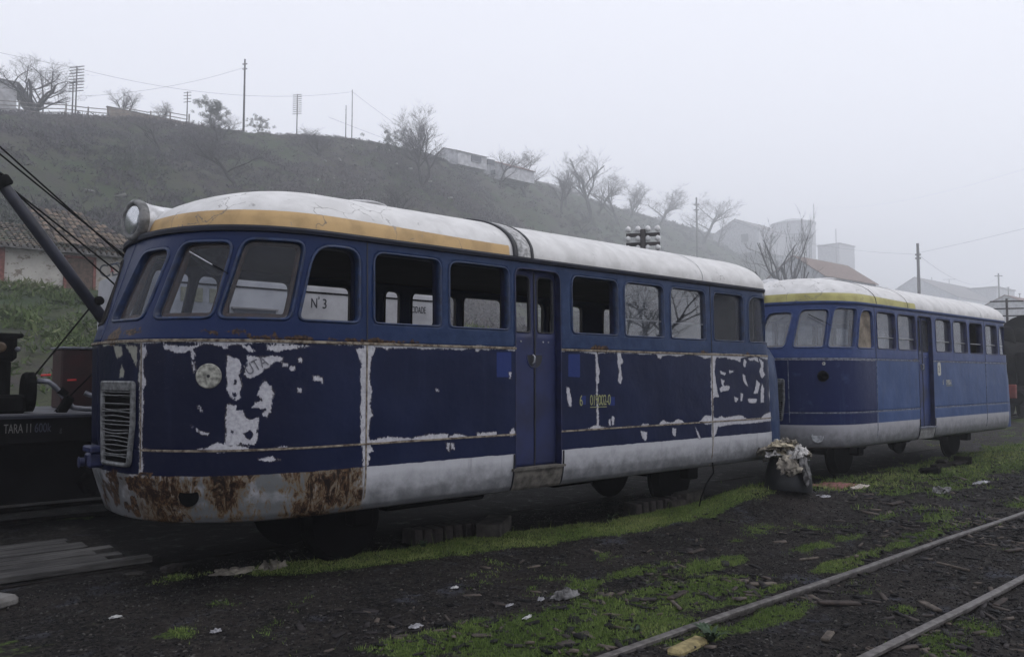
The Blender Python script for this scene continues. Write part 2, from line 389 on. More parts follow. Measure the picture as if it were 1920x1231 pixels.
def strip(name, u0, u1, prof, m, parent, step=.06, close=False, smooth=False):
    """long moulding following the body: prof = [(z, offset), ...]"""
    us = np.linspace(u0, u1, max(2, int(abs(u1-u0)/step))); V = np.concatenate([PN(us, np.full(us.shape, z), o) for z, o in prof])
    n = len(us); k = len(prof); Fc = [(a*n+i, a*n+i+1, ((a+1) % k)*n+i+1, ((a+1) % k)*n+i) for a in range(k if close else k-1) for i in range(n-1)]
    return mesh(name, V, Fc, m, parent, smooth)
def vseam(name, u, z0, z1, wd, m, parent, off=.004):
    base = .001 if off > 0 else off-.008
    zs = np.linspace(z0, z1, 12); V = np.concatenate([PN(np.full(12, u+d), zs, o) for d, o in ((-wd/2, base), (-wd/2, off), (wd/2, off), (wd/2, base))])
    Fc = [(a*12+i, a*12+i+1, (a+1)*12+i+1, (a+1)*12+i) for a in range(3) for i in range(11)]
    return mesh(name, V, Fc, m, parent)
# ------------------------------------------------------------------ railcar materials
def paint_mat(name, old):
    m = Mat(name); uu = m.attr('uu'); zz = m.attr('zz'); chip = m.attr('chip')
    nf = m.noise(38, 4, .6); nm = m.noise(9, 5, .6); nl = m.noise(1.6, 4, .55); nx = m.noise(150, 2)
    st = m.noise(7, 4, .6, m.scale((1, 1, .12)))
    if old:
        blue = m.mix(m.ss(nl, .38, .66), (.0009, .0044, .027), (.0038, .0085, .037))
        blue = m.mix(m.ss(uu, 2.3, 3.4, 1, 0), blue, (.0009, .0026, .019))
        band = m.mix(m.ss(nm, .3, .75), (.007, .021, .064), (.021, .039, .096))
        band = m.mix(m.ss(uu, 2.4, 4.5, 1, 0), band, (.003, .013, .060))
    else:
        b1 = m.mix(m.ss(nl, .3, .7), (.017, .045, .135), (.034, .066, .17))
        blue = m.mix(m.ss(uu, 3.36, 3.37), (.0022, .0085, .055), b1)
        blue = m.mix(m.math('MULTIPLY', m.ss(m.noise(2.3, 4, .6, m.scale((1, 1, 1.6))), .6, .75), m.ss(uu, 3.37, 3.38, .5, 0)), blue, (.05, .07, .15))
        band = m.mix(m.ss(nm, .3, .75), (.016, .034, .115), (.030, .053, .155))
    blue = m.mix(m.ss(st, .52, .8, 0, .22), blue, (.02, .03, .075)); spk = m.math('MULTIPLY', m.ss(nx, .70, .74), m.ss(m.noise(3.3, 3), .5, .65)); blue = m.mix(spk, blue, (.16, .16, .18))
    if not old: blue = m.mix(m.ss(m.noise(10, 6, .7, m.scale((1, 1, .10))), .50, .72, 0, .55), blue, (.020, .034, .085)); blue = m.mix(m.ss(m.noise(3, 5, .7), .6, .72, 0, .5), blue, (.055, .075, .13))
    nearbelt = m.ss(m.math('ADD', zz, m.math('MULTIPLY', nm, .02)), 1.925, 1.93)
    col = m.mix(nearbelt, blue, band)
    if old: 
        lp = m.ss(m.attr('light'), -.002, .002); col = m.mix(lp, col, (.011, .024, .11))
    # bare aluminium / silver skirt
    edge = m.math('ADD', zz, m.math('MULTIPLY', m.math('SUBTRACT', nm, .5), .022 if old else .006))
    dirt_shade = m.ss(m.math('ADD', m.math('MULTIPLY', m.math('SUBTRACT', zz, .57), 2.2), m.math('MULTIPLY', nm, .7)), .35, 1.1)  # dirt plus underside shade painted in, darker towards the skirt bottom
    sil = m.mix(dirt_shade, (.09, .093, .10), (.36, .365, .39) if old else (.29, .29, .315))
    sil = m.mix(m.ss(st, .52, .72, 0, .45), sil, (.16, .16, .17))
    if old:
        fr = m.ss(uu, 3.35, 3.38, 1, 0)
        sil = m.mix(m.math('MULTIPLY', fr, m.ss(m.noise(5, 4), .3, .6)), sil, (.10, .105, .11))
        big = m.ss(m.noise(2.6, 4, .6, m.scale((1, 1, .7))), .40, .62)
        r1 = m.noise(13, 8, .75, m.scale((1, 1, .45)), dist=1.2); r2_ = m.noise(48, 5, .7, m.scale((1, 1, .5)))
        rv_ = m.math('ADD', m.math('MULTIPLY', r1, .72), m.math('ADD', m.math('MULTIPLY', r2_, .28), m.math('MULTIPLY', big, .13)))
        zone = m.math('MULTIPLY', m.math('MULTIPLY', fr, m.ss(uu, 1.25, 1.7)), 1.)
        sil = m.mix(m.math('MULTIPLY', zone, m.ss(rv_, .50, .57, 0, .85)), sil, (.12, .088, .052))
        sil = m.mix(m.math('MULTIPLY', zone, m.ss(rv_, .575, .61)), sil, m.mix(m.ss(r2_, .4, .6), (.024, .013, .009), (.078, .042, .020)))
        sil = m.mix(m.math('MULTIPLY', zone, m.ss(rv_, .625, .66)), sil, (.010, .0065, .006))
    col = m.mix(m.ss(edge, .92, .926, 1, 0), col, sil)
    # flaked paint along the mouldings and where the attribute says
    wht = m.mix(m.ss(nf, .3, .7), (.30, .30, .33), (.43, .43, .46))
    if old: wht = m.mix(m.ss(uu, 1.55, 1.62, .75, 0), wht, (.17, .17, .12))
    jag = m.math('ADD', m.math('MULTIPLY', m.math('SUBTRACT', m.noise(26, 5, .7, m.scale((1, 1, .8))), .5), .034), m.math('MULTIPLY', m.math('SUBTRACT', m.noise(80, 4, .7, m.scale((1, 1, .6))), .5), .05))
    c1 = m.ss(m.math('ADD', chip, jag), -.003, .003)
    c1 = m.math('MULTIPLY', c1, m.ss(nx, .22, .3))
    ce = m.math('MULTIPLY', m.ss(m.math('ADD', chip, jag), -.013, -.003), .55); col = m.mix(ce, col, m.mix(m.ss(nm, .42, .6), (.012, .018, .05), (.055, .045, .042)))
    wht = m.mix(m.ss(m.noise(55, 5, .75), .58, .70, 0, .6), wht, (.15, .13, .12))
    col = m.mix(c1, col, wht)
    # runs of rust below and above the belt
    rb = m.attr('rustb'); rr = m.ss(m.math('ADD', rb, m.math('MULTIPLY', m.math('SUBTRACT', m.noise(17, 6, .7), .5), .16)), -.004, .006)
    col = m.mix(rr, col, m.mix(m.ss(nf, .4, .62), (.014, .008, .008), (.085, .048, .024)))
    rough = m.ss(c1, 0, 1, .38, .75)
    bumps = m.math('ADD', m.math('MULTIPLY', nl, 1.0), m.math('MULTIPLY', nf, .05))
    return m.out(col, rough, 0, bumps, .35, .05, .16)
def roof_mat(name, stripe):
    m = Mat(name); zz = m.attr('zz'); uu = m.attr('uu'); n = m.noise(5, 5, .6); nf = m.noise(40, 4, .6)
    st = m.noise(5, 5, .6, m.scale((1, .25, .25)))
    white = m.mix(m.ss(n, .3, .7), (.49, .485, .48), (.60, .595, .59))
    white = m.mix(m.ss(st, .55, .75, 0, .35), white, (.38, .37, .36))
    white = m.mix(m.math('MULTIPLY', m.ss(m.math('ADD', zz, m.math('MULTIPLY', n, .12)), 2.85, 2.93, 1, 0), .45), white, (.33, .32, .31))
    top = m.math('ADD', m.math('SUBTRACT', zz, m.ss(uu, 3.0, 4.9, .128, .095)), m.math('MULTIPLY', m.math('SUBTRACT', nf, .5), .006))
    inst = m.math('MULTIPLY', m.ss(top, 2.79, 2.794, 1, 0), m.ss(uu, 4.91, 4.93, 1, 0))
    sc_ = m.mix(m.ss(n, .35, .7), stripe, tuple(x*.72 for x in stripe))
    col = m.mix(inst, white, sc_)
    # peeling skin: thin dark curling cracks in patches
    wv = m.t.nodes.new('ShaderNodeVectorMath'); wv.operation = 'ADD'; m.t.links.new(m.co, wv.inputs[0])
    nn = m.t.nodes.new('ShaderNodeTexNoise'); nn.inputs['Scale'].default_value = 5; nn.inputs['Detail'].default_value = 4; m.t.links.new(m.co, nn.inputs['Vector'])
    ws = m.t.nodes.new('ShaderNodeVectorMath'); ws.operation = 'SCALE'; ws.inputs['Scale'].default_value = .28; m.t.links.new(nn.outputs['Color'], ws.inputs[0]); m.t.links.new(ws.outputs[0], wv.inputs[1])
    v = m.voro(2.6, 'DISTANCE_TO_EDGE', wv.outputs[0])
    pn = m.noise(1.3, 4, .6)
    cr = m.math('MULTIPLY', m.ss(v, .004, .012, 1, 0), m.ss(m.math('ADD', pn, m.ss(uu, 3.5, 5.2, .02, -.1)), .54, .58))
    col = m.mix(m.math('MULTIPLY', cr, .75), col, (.12, .115, .11))
    spots = m.math('MULTIPLY', m.ss(m.noise(9, 6, .75, m.scale((1, .6, .6))), .62, .66), m.ss(uu, 3.2, 4.6, .8, .25))
    col = m.mix(spots, col, (.22, .215, .21))
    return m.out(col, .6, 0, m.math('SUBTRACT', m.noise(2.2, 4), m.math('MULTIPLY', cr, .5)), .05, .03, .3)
M = {}
M['old'] = paint_mat('worn_dark_blue_paint', True); M['newer'] = paint_mat('faded_blue_paint', False)
M['roof_old'] = roof_mat('peeling_white_roof_orange_stripe', (.46, .31, .145)); M['roof_new'] = roof_mat('white_roof_yellow_stripe', (.38, .35, .13))
M['frame'] = simple('window_frame_blue', (.008, .022, .068), .4, .3, 14); M['frame2'] = simple('window_frame_faded_blue', (.016, .036, .12), .5, .2, 14)
M['dark'] = simple('dark_rubber', (.008, .009, .014), .5, .3, 10); M['black'] = simple('sooty_black_iron', (.003, .003, .0035), .95, .3, 9, spec=.06)
M['jamb'] = simple('dark_blue_jamb', (.007, .011, .05), .5, .3, 8); M['inside'] = simple('grimy_interior', (.010, .009, .009), .9, .4, 3)
M['insidew'] = simple('interior_wall', (.05, .05, .05), .8, .3, 3)
M['wood'] = simple('varnished_window_wood', (.05, .020, .009), .5, .4, 12)
M['alu'] = simple('dull_aluminium', (.30, .31, .33), .42, .3, 20, metal=.5)
M['steel'] = simple('pale_steel_bar', (.35, .36, .38), .4, .2, 20, metal=.4)
M['grille'] = simple('dull_grille_metal', (.135, .14, .145), .5, .35, 25, metal=.3); M['lens'] = glassmat('headlight_glass', .10, .35, (.20, .21, .22), .2)
M['door'] = simple('door_blue', (.004, .009, .048), .6, .4, 3, c2=(.0025, .006, .036)); M['doorn'] = simple('door_blue_faded', (.010, .024, .10), .5, .35, 3)
M['step'] = simple('bare_step_plate', (.085, .078, .068), .8, .4, 12)
M['trim'] = simple('corroded_trim', (.16, .14, .11), .8, .6, 26, c2=(.04, .024, .016)); M['trimn'] = simple('greyed_trim', (.14, .15, .18), .7, .5, 22, c2=(.03, .035, .06))
M['yellow'] = simple('faded_yellow_lettering', (.24, .25, .12), .8, .3, 60); M['lwhite'] = simple('off_white_lettering', (.42, .42, .38), .8, .25, 60)
M['ghost'] = simple('ghost_lettering', (.12, .12, .14), .8, .3, 60)
M['gold'] = glassmat('clear_dusty_glass', .01, .13, (.12, .13, .165), .03, k=.22); M['grefl'] = glassmat('reflecting_side_glass', .12, .14, (.16, .18, .22), .02, 2)
M['gmist'] = glassmat('misted_glass', .10, .34, (.16, .17, .21), .1, 1.5); M['gfront2'] = glassmat('misted_windscreen', .08, .32, (.15, .17, .22), .1, 1.5)
M['board'] = simple('stained_brown_blind', (.19, .16, .125), .9, .35, 4)
M['plate'] = simple('bare_grey_disc', (.26, .26, .23), .7, .45, 25)

def rq(ulb, urb, ult, urt, zb=2.085, zt=2.675, r=(.07, .07, .1, .1)):
    return subdiv(fillet([(ulb, zb), (urb, zb), (urt, zt), (ult, zt)], list(r)))
NEARW = [('A', rq(1.03, 1.53, 1.21, 1.6, zt=2.63)), ('B', rq(1.645, 2.125, 1.705, 2.165, zt=2.665)), ('C', rq(2.17, 2.71, 2.25, 2.79, zt=2.685)), ('D', rq(2.78, 3.31, 2.88, 3.31, r=(.06, .06, .13, .2)))]
for nme, a, b in (('W1', 3.45, 4.13), ('W2', 4.22, 4.925), ('W3', 5.77, 6.47), ('W4', 6.58, 7.26), ('W5', 7.38, 8.06), ('W6', 8.22, 8.88)):
    NEARW.append((nme, rq(a, b, a, b, r=(.05, .05, .09, .11))))
NEARW.append(('W7', rq(8.99, 9.58, 8.99, 9.44, r=(.05, .05, .07, .2))))
mir = lambda Q: [(2*UC-q[0], q[1]) for q in Q][::-1]
FARW = [(n_, mir(q)) for n_, q in NEARW[:3]]+[('D', mir(rq(2.78, 3.13, 2.88, 3.13)))]
for a, b in ((3.23, 3.91), (4.0, 4.665), (4.76, 5.0), (5.125, 5.345), (5.51, 6.2), (6.31, 6.985), (7.08, 7.75), (7.86, 8.54), (8.99, 9.5)):
    FARW.append(('F', mir(rq(a, b, a, b, r=(.04, .04, .09, .09)))))
REARW = [('R', rq(9.98, 10.65, 9.98, 10.65))]
DOOR = (5.005, 5.6, .775, 2.685)

def railcar(ox, old, label):
    global OX
    OX = ox
    T = thing('railcar', (ox+5.8, YC, 0), label, 'railcar', 'abandoned blue railcars on the siding')
    pm = M['old' if old else 'newer']; fm = M['frame' if old else 'frame2']
    # --- lower panels and skirt as dense grids carrying the paint attributes
    def grid(name, u0, u1, z0, z1, du, dz):
        nu = max(2, int(round((u1-u0)/du))+1); nz = max(2, int(round((z1-z0)/dz))+1)
        U, Z = np.meshgrid(np.linspace(u0, u1, nu), np.linspace(z0, z1, nz)); U = U.ravel(); Z = Z.ravel()
        i = np.arange(nz-1)[:, None]*nu+np.arange(nu-1)[None, :]; q = np.stack([i, i+1, i+1+nu, i+nu], -1).reshape(-1, 4)
        return U, Z, q
    def attrs(U, Z):
        chip = np.full(U.shape, -.08); light = np.full(U.shape, -.05); rb = np.full(U.shape, -.2)
        if old:
            for Q in CHIPS:
                us = [p[0] for p in Q]; zs = [p[1] for p in Q]
                m = (U > min(us)-.08) & (U < max(us)+.08) & (Z > min(zs)-.08) & (Z < max(zs)+.08)
                if m.any(): chip[m] = np.maximum(chip[m], np.clip(sdpoly(U[m], Z[m], Q), -.08, .035)+.001)
            for Q in HOLES:
                us = [p[0] for p in Q]; zs = [p[1] for p in Q]
                m = (U > min(us)-.08) & (U < max(us)+.08) & (Z > min(zs)-.08) & (Z < max(zs)+.08)
                if m.any(): chip[m] = np.minimum(chip[m], -sdpoly(U[m], Z[m], Q)*1.5)
            for Q in LIGHTP:
                us = [p[0] for p in Q]; zs = [p[1] for p in Q]
                m = (U > min(us)-.08) & (U < max(us)+.08) & (Z > min(zs)-.08) & (Z < max(zs)+.08)
                if m.any(): light[m] = np.maximum(light[m], np.clip(sdpoly(U[m], Z[m], Q), -.05, .05))
            n1 = fbm(U*3.1, Z*0+3.3, 3); n2 = fbm(U*9, Z*9, 3)
            # along the lower moulding and under the belt
            b = .030-(Z-1.12)*1.0-(.62-n1)*.22
            chip = np.maximum(chip, np.where((Z > 1.105) & (U > 1.6), np.clip(b, -.08, .03), -.08))
            b2 = .020-(1.905-Z)*1.1-(.55-n1)*.10
            chip = np.maximum(chip, np.where((Z < 1.93) & (U > 1.0), np.clip(b2, -.08, .03), -.08))
            b3 = .0-(1.10-Z)*1.2-(.62-n1)*.16
            chip = np.maximum(chip, np.where(Z < 1.103, np.clip(b3, -.08, .03), -.08))
            for us_, wdt in ((3.385, .028), (8.165, .02), (1.60, .018)):
                chip = np.maximum(chip, np.where((Z > .93) & (Z < 1.9), np.clip(wdt-abs(U-us_)-(.5-n2)*.03, -.08, .03), -.08))
            rb = np.where(U < 5.0, .010, -.03)-np.abs(Z-1.935)*1.3-(.58-fbm(U*4, Z*0+8, 4))*.30
            rb = np.maximum(rb, np.where((U < 2.6) & (Z > 1.92), .0-np.abs(Z-1.975)*.8-(.5-n2)*.12, -.2))
            rb = np.maximum(rb, np.where((U < 2.0) & (Z < .95), .02-np.abs(Z-.8)*.3-(.55-n2)*.3, -.2))
        else:
            n1 = fbm(U*3.1, Z*0+9.3, 3)
            m = (U < 3.38) & (Z < 1.925)
            chip = np.where(m & (Z > 1.105), np.maximum(.0-(Z-1.115)*1.3-(.66-n1)*.3, .014-(1.905-Z)*1.2), chip)
            chip = np.maximum(chip, np.where((Z > 1.13) & m, .008-abs(U-3.375), -.08)); chip = np.clip(chip, -.08, .03)
            chip = np.where((U < 1.3), -.08, chip)
            rb = np.where((U > 3.38) & (U < 5.0) & (Z < 1.95), .0-np.abs(Z-1.92)*1.5-(.6-n1)*.3, -.2)
        return dict(uu=U, zz=Z, chip=chip, light=light, rustb=rb)
    fine = .0125 if old else .03
    def panels(name, z0, z1, dz):
        V = []; Q = []; A = {}; b = 0
        segs = [(UC-.05, DOOR[0], fine), (DOOR[1], 9.62, fine), (9.62, 2*UC-(UC-.05)+0*UR if False else UR, .08)]
        if z1 <= 1.11: segs = [(UC-.05, DOOR[0], fine), ('d',), (DOOR[1], 9.62, fine), (9.62, UR, .08)]
        segs.append((2*UC-UR, UC-.05, .06))
        for s_ in segs:
            if s_[0] == 'd': U, Z, q = grid('', DOOR[0], DOOR[1], z0, DOOR[2], .05, dz)
            else: U, Z, q = grid('', s_[0], s_[1], z0, z1, s_[2], dz if s_[2] == fine else .06)
            V.append(P0(U, Z)); Q.append(q+b); b += len(U)
            for k, a in attrs(U, Z).items(): A.setdefault(k, []).append(a)
        o = mesh(name, np.concatenate(V), np.concatenate(Q), pm, T, True, {k: np.concatenate(a) for k, a in A.items()})
        md = o.modifiers.new('thickness', 'SOLIDIFY'); md.thickness = .02; md.offset = -1
        return o
    panels('side_panel', 1.105, 1.92, fine); panels('skirt', .57, 1.105, fine)
    # --- window band with real openings
    dq = subdiv(fillet([(DOOR[0], 1.8), (DOOR[1], 1.8), (DOOR[1], DOOR[3]), (DOOR[0], DOOR[3])], [.001, .001, .10, .10]))
    holes = [q for _, q in NEARW+REARW]+[dq]
    A1, T1 = cdt_sheet(UC, UR, 1.92, 2.77, holes, .04)
    A2, T2 = cdt_sheet(2*UC-UR, UC, 1.92, 2.77, [q for _, q in FARW], .07)
    A = np.concatenate([A1, A2]); Tt = np.concatenate([T1, T2+len(A1)])
    o = mesh('window_band', P0(A[:, 0], A[:, 1]), Tt, pm, T, True, attrs(A[:, 0], A[:, 1]))
    md = o.modifiers.new('thickness', 'SOLIDIFY'); md.thickness = .035; md.offset = -1
    # --- windows: frame > pane, inner lining
    for i, (n_, q) in enumerate(NEARW+REARW+FARW):
        far = i >= len(NEARW)+len(REARW)
        front = n_ in 'ABCD'
        pr = [(.018, .001), (.014, .008), (.002, .011), (-.006, .007), (-.008, -.05)] if front else [(.008, .001), (.004, .008), (-.008, .006), (-.010, -.055)]
        fo = ring('window_frame', q, pr, (fm if (old or front) else M['jamb']) if not far else M['inside'], T)
        lin = None
        if n_ in 'ABC' and not far: lin = ring('wood_lining', expand(q, -.010), [(0, -.05), (-.028, -.055), (-.028, -.10)], M['wood'], fo)
        elif not far: ring('inner_reveal', expand(q, -.010), [(0, -.055), (-.004, -.11), (.03, -.12)], M['jamb'], fo)
        pane = None
        if old:
            if n_ in 'ABC' and not far: pane = M['gold']
            elif n_ in ('W4', 'W5') and not far: pane = M['grefl']
            elif n_ in ('W6', 'W7') and not far: pane = M['gold']
            elif far and n_ in 'ABCD': pane = M['gold']
        else:
            if n_ == 'D' and not far: pane = M['board']
            elif n_ in 'ABC': pane = M['gfront2']
            elif n_ == 'W5': pane = None
            else: pane = M['gmist']
        if pane: sheet('pane', expand(q, -.006), -.032 if (front or old) else -.052, pane, fo)
    # --- doorway: jamb, two leaves with window, recess and handle, step
    q = subdiv(fillet([(DOOR[0], DOOR[2]), (DOOR[1], DOOR[2]), (DOOR[1], DOOR[3]), (DOOR[0], DOOR[3])], [.002, .002, .10, .10]))
    ring('door_jamb', q, [(.012, .0015), (.008, .006), (-.002, .006), (-.004, -.12)], M['jamb'] if old else M['jamb'], T, False)
    dm = M['door'] if old else M['doorn']
    for k, (a, b) in enumerate(((DOOR[0]+.004, 5.299), (5.305, DOOR[1]-.004))):
        wq = subdiv(fillet([(a+.035, 2.075), (b-.055 if k == 0 else b-.035, 2.075), (b-.055 if k == 0 else b-.035, 2.625), (a+.035, 2.625)], [.04, .04, .07, .07]), .05)
        Al, Tl = cdt_sheet(a, b, DOOR[2]+.01, DOOR[3]-.004, [wq], .06)
        lf = mesh('door_leaf', PN(Al[:, 0], Al[:, 1], -.062), Tl, dm, T)
        md = lf.modifiers.new('thickness', 'SOLIDIFY'); md.thickness = .03; md.offset = -1
        ring('window_rubber', wq, [(.006, -.0615), (.002, -.055), (-.008, -.058), (-.009, -.095)], M['dark'], lf)
        if not old: sheet('pane', wq, -.08, M['gmist'], lf)
        # half-round recess
        cx = b if k == 0 else a; sg = -1 if k == 0 else 1
        arc = [(cx+sg*(.005+.095*math.cos(t)), 1.83-.1*math.sin(t)) for t in np.linspace(0, math.pi/2, 9)]+[(cx+sg*.005, 1.85), (cx+sg*.085, 1.865), (cx+sg*.1, 1.85)][::1]
        arc = [(cx+sg*.006, 1.73)]+[(cx+sg*(.006+.092*math.sin(t)), 1.83-.1*math.cos(t)) for t in np.linspace(.1, math.pi/2, 8)]+[(cx+sg*.098, 1.86), (cx+sg*.006, 1.86)]
        ring('recess_rim', subdiv(arc, .05), [(.006, -.0615), (.003, -.056), (-.004, -.058), (-.006, -.061)], dm, lf)
        sheet('handle_recess', arc, -.0595, M['dark'], lf, False)
        if k == 0:
            h = MB(); pp = [PN(5.262, 1.86, -.045), PN(5.272, 1.84, -.03), PN(5.268, 1.79, -.028), PN(5.25, 1.765, -.04)]
            h.tube([tuple(x) for x in pp], [.008, .010, .009, .005], 8).build('handle', M['alu'], lf, True)
        rv = MB()
        for (du, dz) in ((.11, 1.985), (b-a-.11, 1.985)):
            if k == 0 and du > .15: continue
            p = PN(a+du, dz, -.06); rv.lathe(tuple(p), (0, -1, 0), [(0, .010), (.004, .009), (.006, .003)], 8)
        rv.build('rivet', M['alu'], lf)
    vseam('door_gap_seal', 5.302, DOOR[2]+.01, 2.66, .014, M['dark'], T, -.055)
    stp = MB(); 
    for (z, hgt, o0, o1) in ((.765, .022, -.10, .035),):
        us = [DOOR[0]-.05, DOOR[1]+.04]; V = []
        for u in us:
            for oo in (o0, o1):
                for zz in (z, z+hgt): V.append(PN(u, zz, oo))
        stp.add(V, [(0, 1, 3, 2), (4, 6, 7, 5), (0, 4, 5, 1), (2, 3, 7, 6), (0, 2, 6, 4), (1, 5, 7, 3)])
    so_ = stp.build('door_step', M['step'] if old else M['trimn'], T)
    us = np.linspace(DOOR[0]-.03, DOOR[1]+.02, 4); zs = [.575, .6, .70, .764]
    V = np.concatenate([PN(us, np.full(4, z), .012) for z in zs]); 
    mesh('step_riser', V, [(r*4+c, r*4+c+1, r*4+5+c, r*4+4+c) for r in range(3) for c in range(3)], M['step'] if old else simple('riser_grey', (.2, .2, .2)), T)
    # --- mouldings
    tm = M['trim'] if old else M['trimn']
    for (a, b) in ((UC-1.2, DOOR[0]), (DOOR[1], 9.75)):
        strip('belt_moulding', a, b, [(1.925, .001), (1.922, .010), (1.905, .010), (1.902, .001)], tm, T)
        strip('lower_moulding', a if a > 1 else 1.6, b, [(1.113, .001), (1.111, .007), (1.099, .007), (1.097, .001)], tm, T)
    for u_ in (3.385, 8.165): 
        vseam('panel_joint', u_, .58, 1.90, .012, tm, T, .006); vseam('panel_joint', u_, 1.93, 2.75, .010, M['dark'], T, .004)
    vseam('panel_joint', 1.60, .96, 1.90, .010, tm, T, .005)
    for u_ in (DOOR[0]-.028, DOOR[1]+.03): vseam('panel_joint', u_, .58, .92, .008, M['dark'], T, .014)
    # --- gutter and roof
    strip('gutter', UC-6.0, UR, [(2.745, .001), (2.750, .026), (2.775, .034), (2.792, .030), (2.792, -.04)], M['gut'] if old else M['frame2'], T)
    strip('gutter', 2*UC-UR, UC-5.9, [(2.745, .001), (2.750, .026), (2.792, .030), (2.792, -.04)], M['gut'], T)
    uo = np.concatenate([np.linspace(2*UC-UR, UC-LF, 60)[:-1], np.linspace(UC-LF, 3.1, 90)[:-1], np.linspace(3.1, UR, 110)])
    rim = P0(uo, np.full(uo.shape, 2.785)); rim[:, 2] = 0; lean = np.clip((ox+3.3-rim[:, 0])/1.3, 0, 1)**1.5; rim[:, 0] += .06*lean
    c0 = np.array([0, YC]); d = rim[:, :2]-np.stack([np.clip(rim[:, 0], ox+3.44, ox+9.0), np.full(len(rim), YC)], -1)
    ln = np.linalg.norm(d, axis=1, keepdims=True); sp = rim[:, :2]-d; dd = d*(1+.022/np.maximum(ln, .1))
    ks = np.concatenate([np.linspace(1, .9, 14)[:-1], np.linspace(.9, 0, 22)]); V = []; ZZ = []; UU = []
    for k in ks:
        z = 2.79+.49*(max(0, 1-k**2.15))**(1/2.15); q2 = sp+dd*k; q2[:, 0] += lean*.10*sstep(0, .5, 1-k)*k**2; V.append(np.column_stack([q2, np.full(len(q2), z)])); ZZ += [z]*len(q2); UU += list(np.where(uo < UC, 2*UC-uo, uo))
    n = len(uo); Fc = np.array([(a*n+i, a*n+i+1, (a+1)*n+i+1, (a+1)*n+i) for a in range(len(ks)-1) for i in range(n-1)])
    V = np.concatenate(V)
    rng = fbm(V[:, 0]*1.5, V[:, 1]*2, 3)-.5; V[:, 2] += np.where(np.array(ZZ) > 2.9, rng*.003, 0)
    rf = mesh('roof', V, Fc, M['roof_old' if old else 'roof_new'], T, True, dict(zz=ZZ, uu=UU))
    def band(name, u, wd, rise, m):
        V = []; kk = np.concatenate([np.linspace(1.0, .9, 10)[:-1], np.linspace(.9, -.9, 30)[:-1], np.linspace(-.9, -1, 10)])
        for (du, rs) in ((-wd/2, 0.001), (-wd/2, rise), (wd/2, rise), (wd/2, 0.001)):
            for k in kk:
                b = HB+.01+rs; V.append((ox+u+du, YC-b*k, 2.79+(.49+rs)*(max(0, 1-abs(k)**2.15))**(1/2.15)))
        n = len(kk); return mesh(name, V, [(a*n+i, a*n+i+1, (a+1)*n+i+1, (a+1)*n+i) for a in range(3) for i in range(n-1)], m, rf, True)
    if old: 
        band('roof_joint_band', 5.10, .16, .012, M['tarband'])
        band('roof_joint_seam', 4.985, .05, .016, M['dark']); band('roof_joint_seam', 5.20, .035, .016, M['dark'])
    else:
        band('roof_joint_seam', 3.42, .012, .005, M['dark']); band('roof_joint_seam', 4.6, .008, .004, M['dark'])
    band('roof_rib', 8.0, .012, .004, M['rooflap'])
    vt = MB(); vt.lathe((ox+4.0, YC-.12, 3.275), (0, 0, 1), [(0, .16), (.035, .16)], 20)
    vo_ = vt.build('roof_vent', M['dark'], rf); c = MB(); c.lathe((ox+4.0, YC-.12, 3.31), (0, 0, 1), [(0, .245), (.012, .25), (.03, .2), (.04, .02)], 28)
    c.build('vent_cap', M['rooflap'], vo_, True)
    # --- headlight on the brow of the roof
    hl = MB(); hl.lathe((ox+1.93, YC-.02, 2.925), (1, .22, -.02), [(.02, .165), (.06, .163), (.12, .152), (.22, .150), (.32, .155), (.44, .18), (.6, .24), (.8, .36)], 32, False)
    ho = hl.build('headlight', M['rooflap'], T, True)
    hr = MB(); hr.lathe((ox+1.93, YC-.02, 2.925), (1, .22, -.02), [(.03, .122), (-.010, .123), (-.020, .133), (-.022, .150), (-.010, .166), (.02, .173), (.05, .168)], 32, False); hr.build('headlight_rim', M['rimgrey'], ho, True)
    hb = MB(); hb.lathe((ox+1.93, YC-.02, 2.925), (1, .22, -.02), [(.0, .130), (.06, .115), (.12, .06), (.13, .005)], 28, False); hb.build('reflector', M['grille'], ho, True)
    hn = MB(); hn.lathe((ox+1.93, YC-.02, 2.925), (1, .22, -.02), [(.0, .130), (-.018, .105), (-.028, .06), (-.03, .004)], 28, False); hn.build('lens', M['lens'], ho, True)
    # --- radiator grille
    gq = subdiv(fillet([(1.075, .975), (1.50, .975), (1.545, 1.30), (1.545, 1.615), (1.05, 1.615), (1.05, 1.30)], [.04, .04, .02, .04, .04, .02], 4), .05)
    g = ring('grille', gq, [(0, .001), (0, .030), (-.014, .034), (-.028, .030), (-.03, .004)], M['grille'], T)
    sheet('grille_backing', gq, .003, M['black'], g)
    sheet('grille_header', subdiv(fillet([(1.075, 1.545), (1.52, 1.545), (1.52, 1.595), (1.075, 1.595)], .015, 3), .06), .032, M['grille'], g)
    rg = random.Random(5)
    for k in range(17):
        z = 1.525-k*.0305
        if old and k == 2: continue
        a, b = (1.078, 1.52) if z > 1.28 else (1.105, 1.49)
        us = np.linspace(a, b, 12); amp = rg.uniform(-.012, .012) if old else .002
        zs = z+amp*np.sin((us-a)/(b-a)*math.pi)+(np.abs(us-1.3)*rg.uniform(-.03, .03) if old else 0)
        V = np.concatenate([PN(us, zs+dz, oo) for dz, oo in ((-.006, .012), (.004, .028), (.008, .026), (0, .010))])
        mesh('slat', V, [(r*12+c, r*12+c+1, ((r+1) % 4)*12+c+1, ((r+1) % 4)*12+c) for r in range(4) for c in range(11)], M['grille'], g)
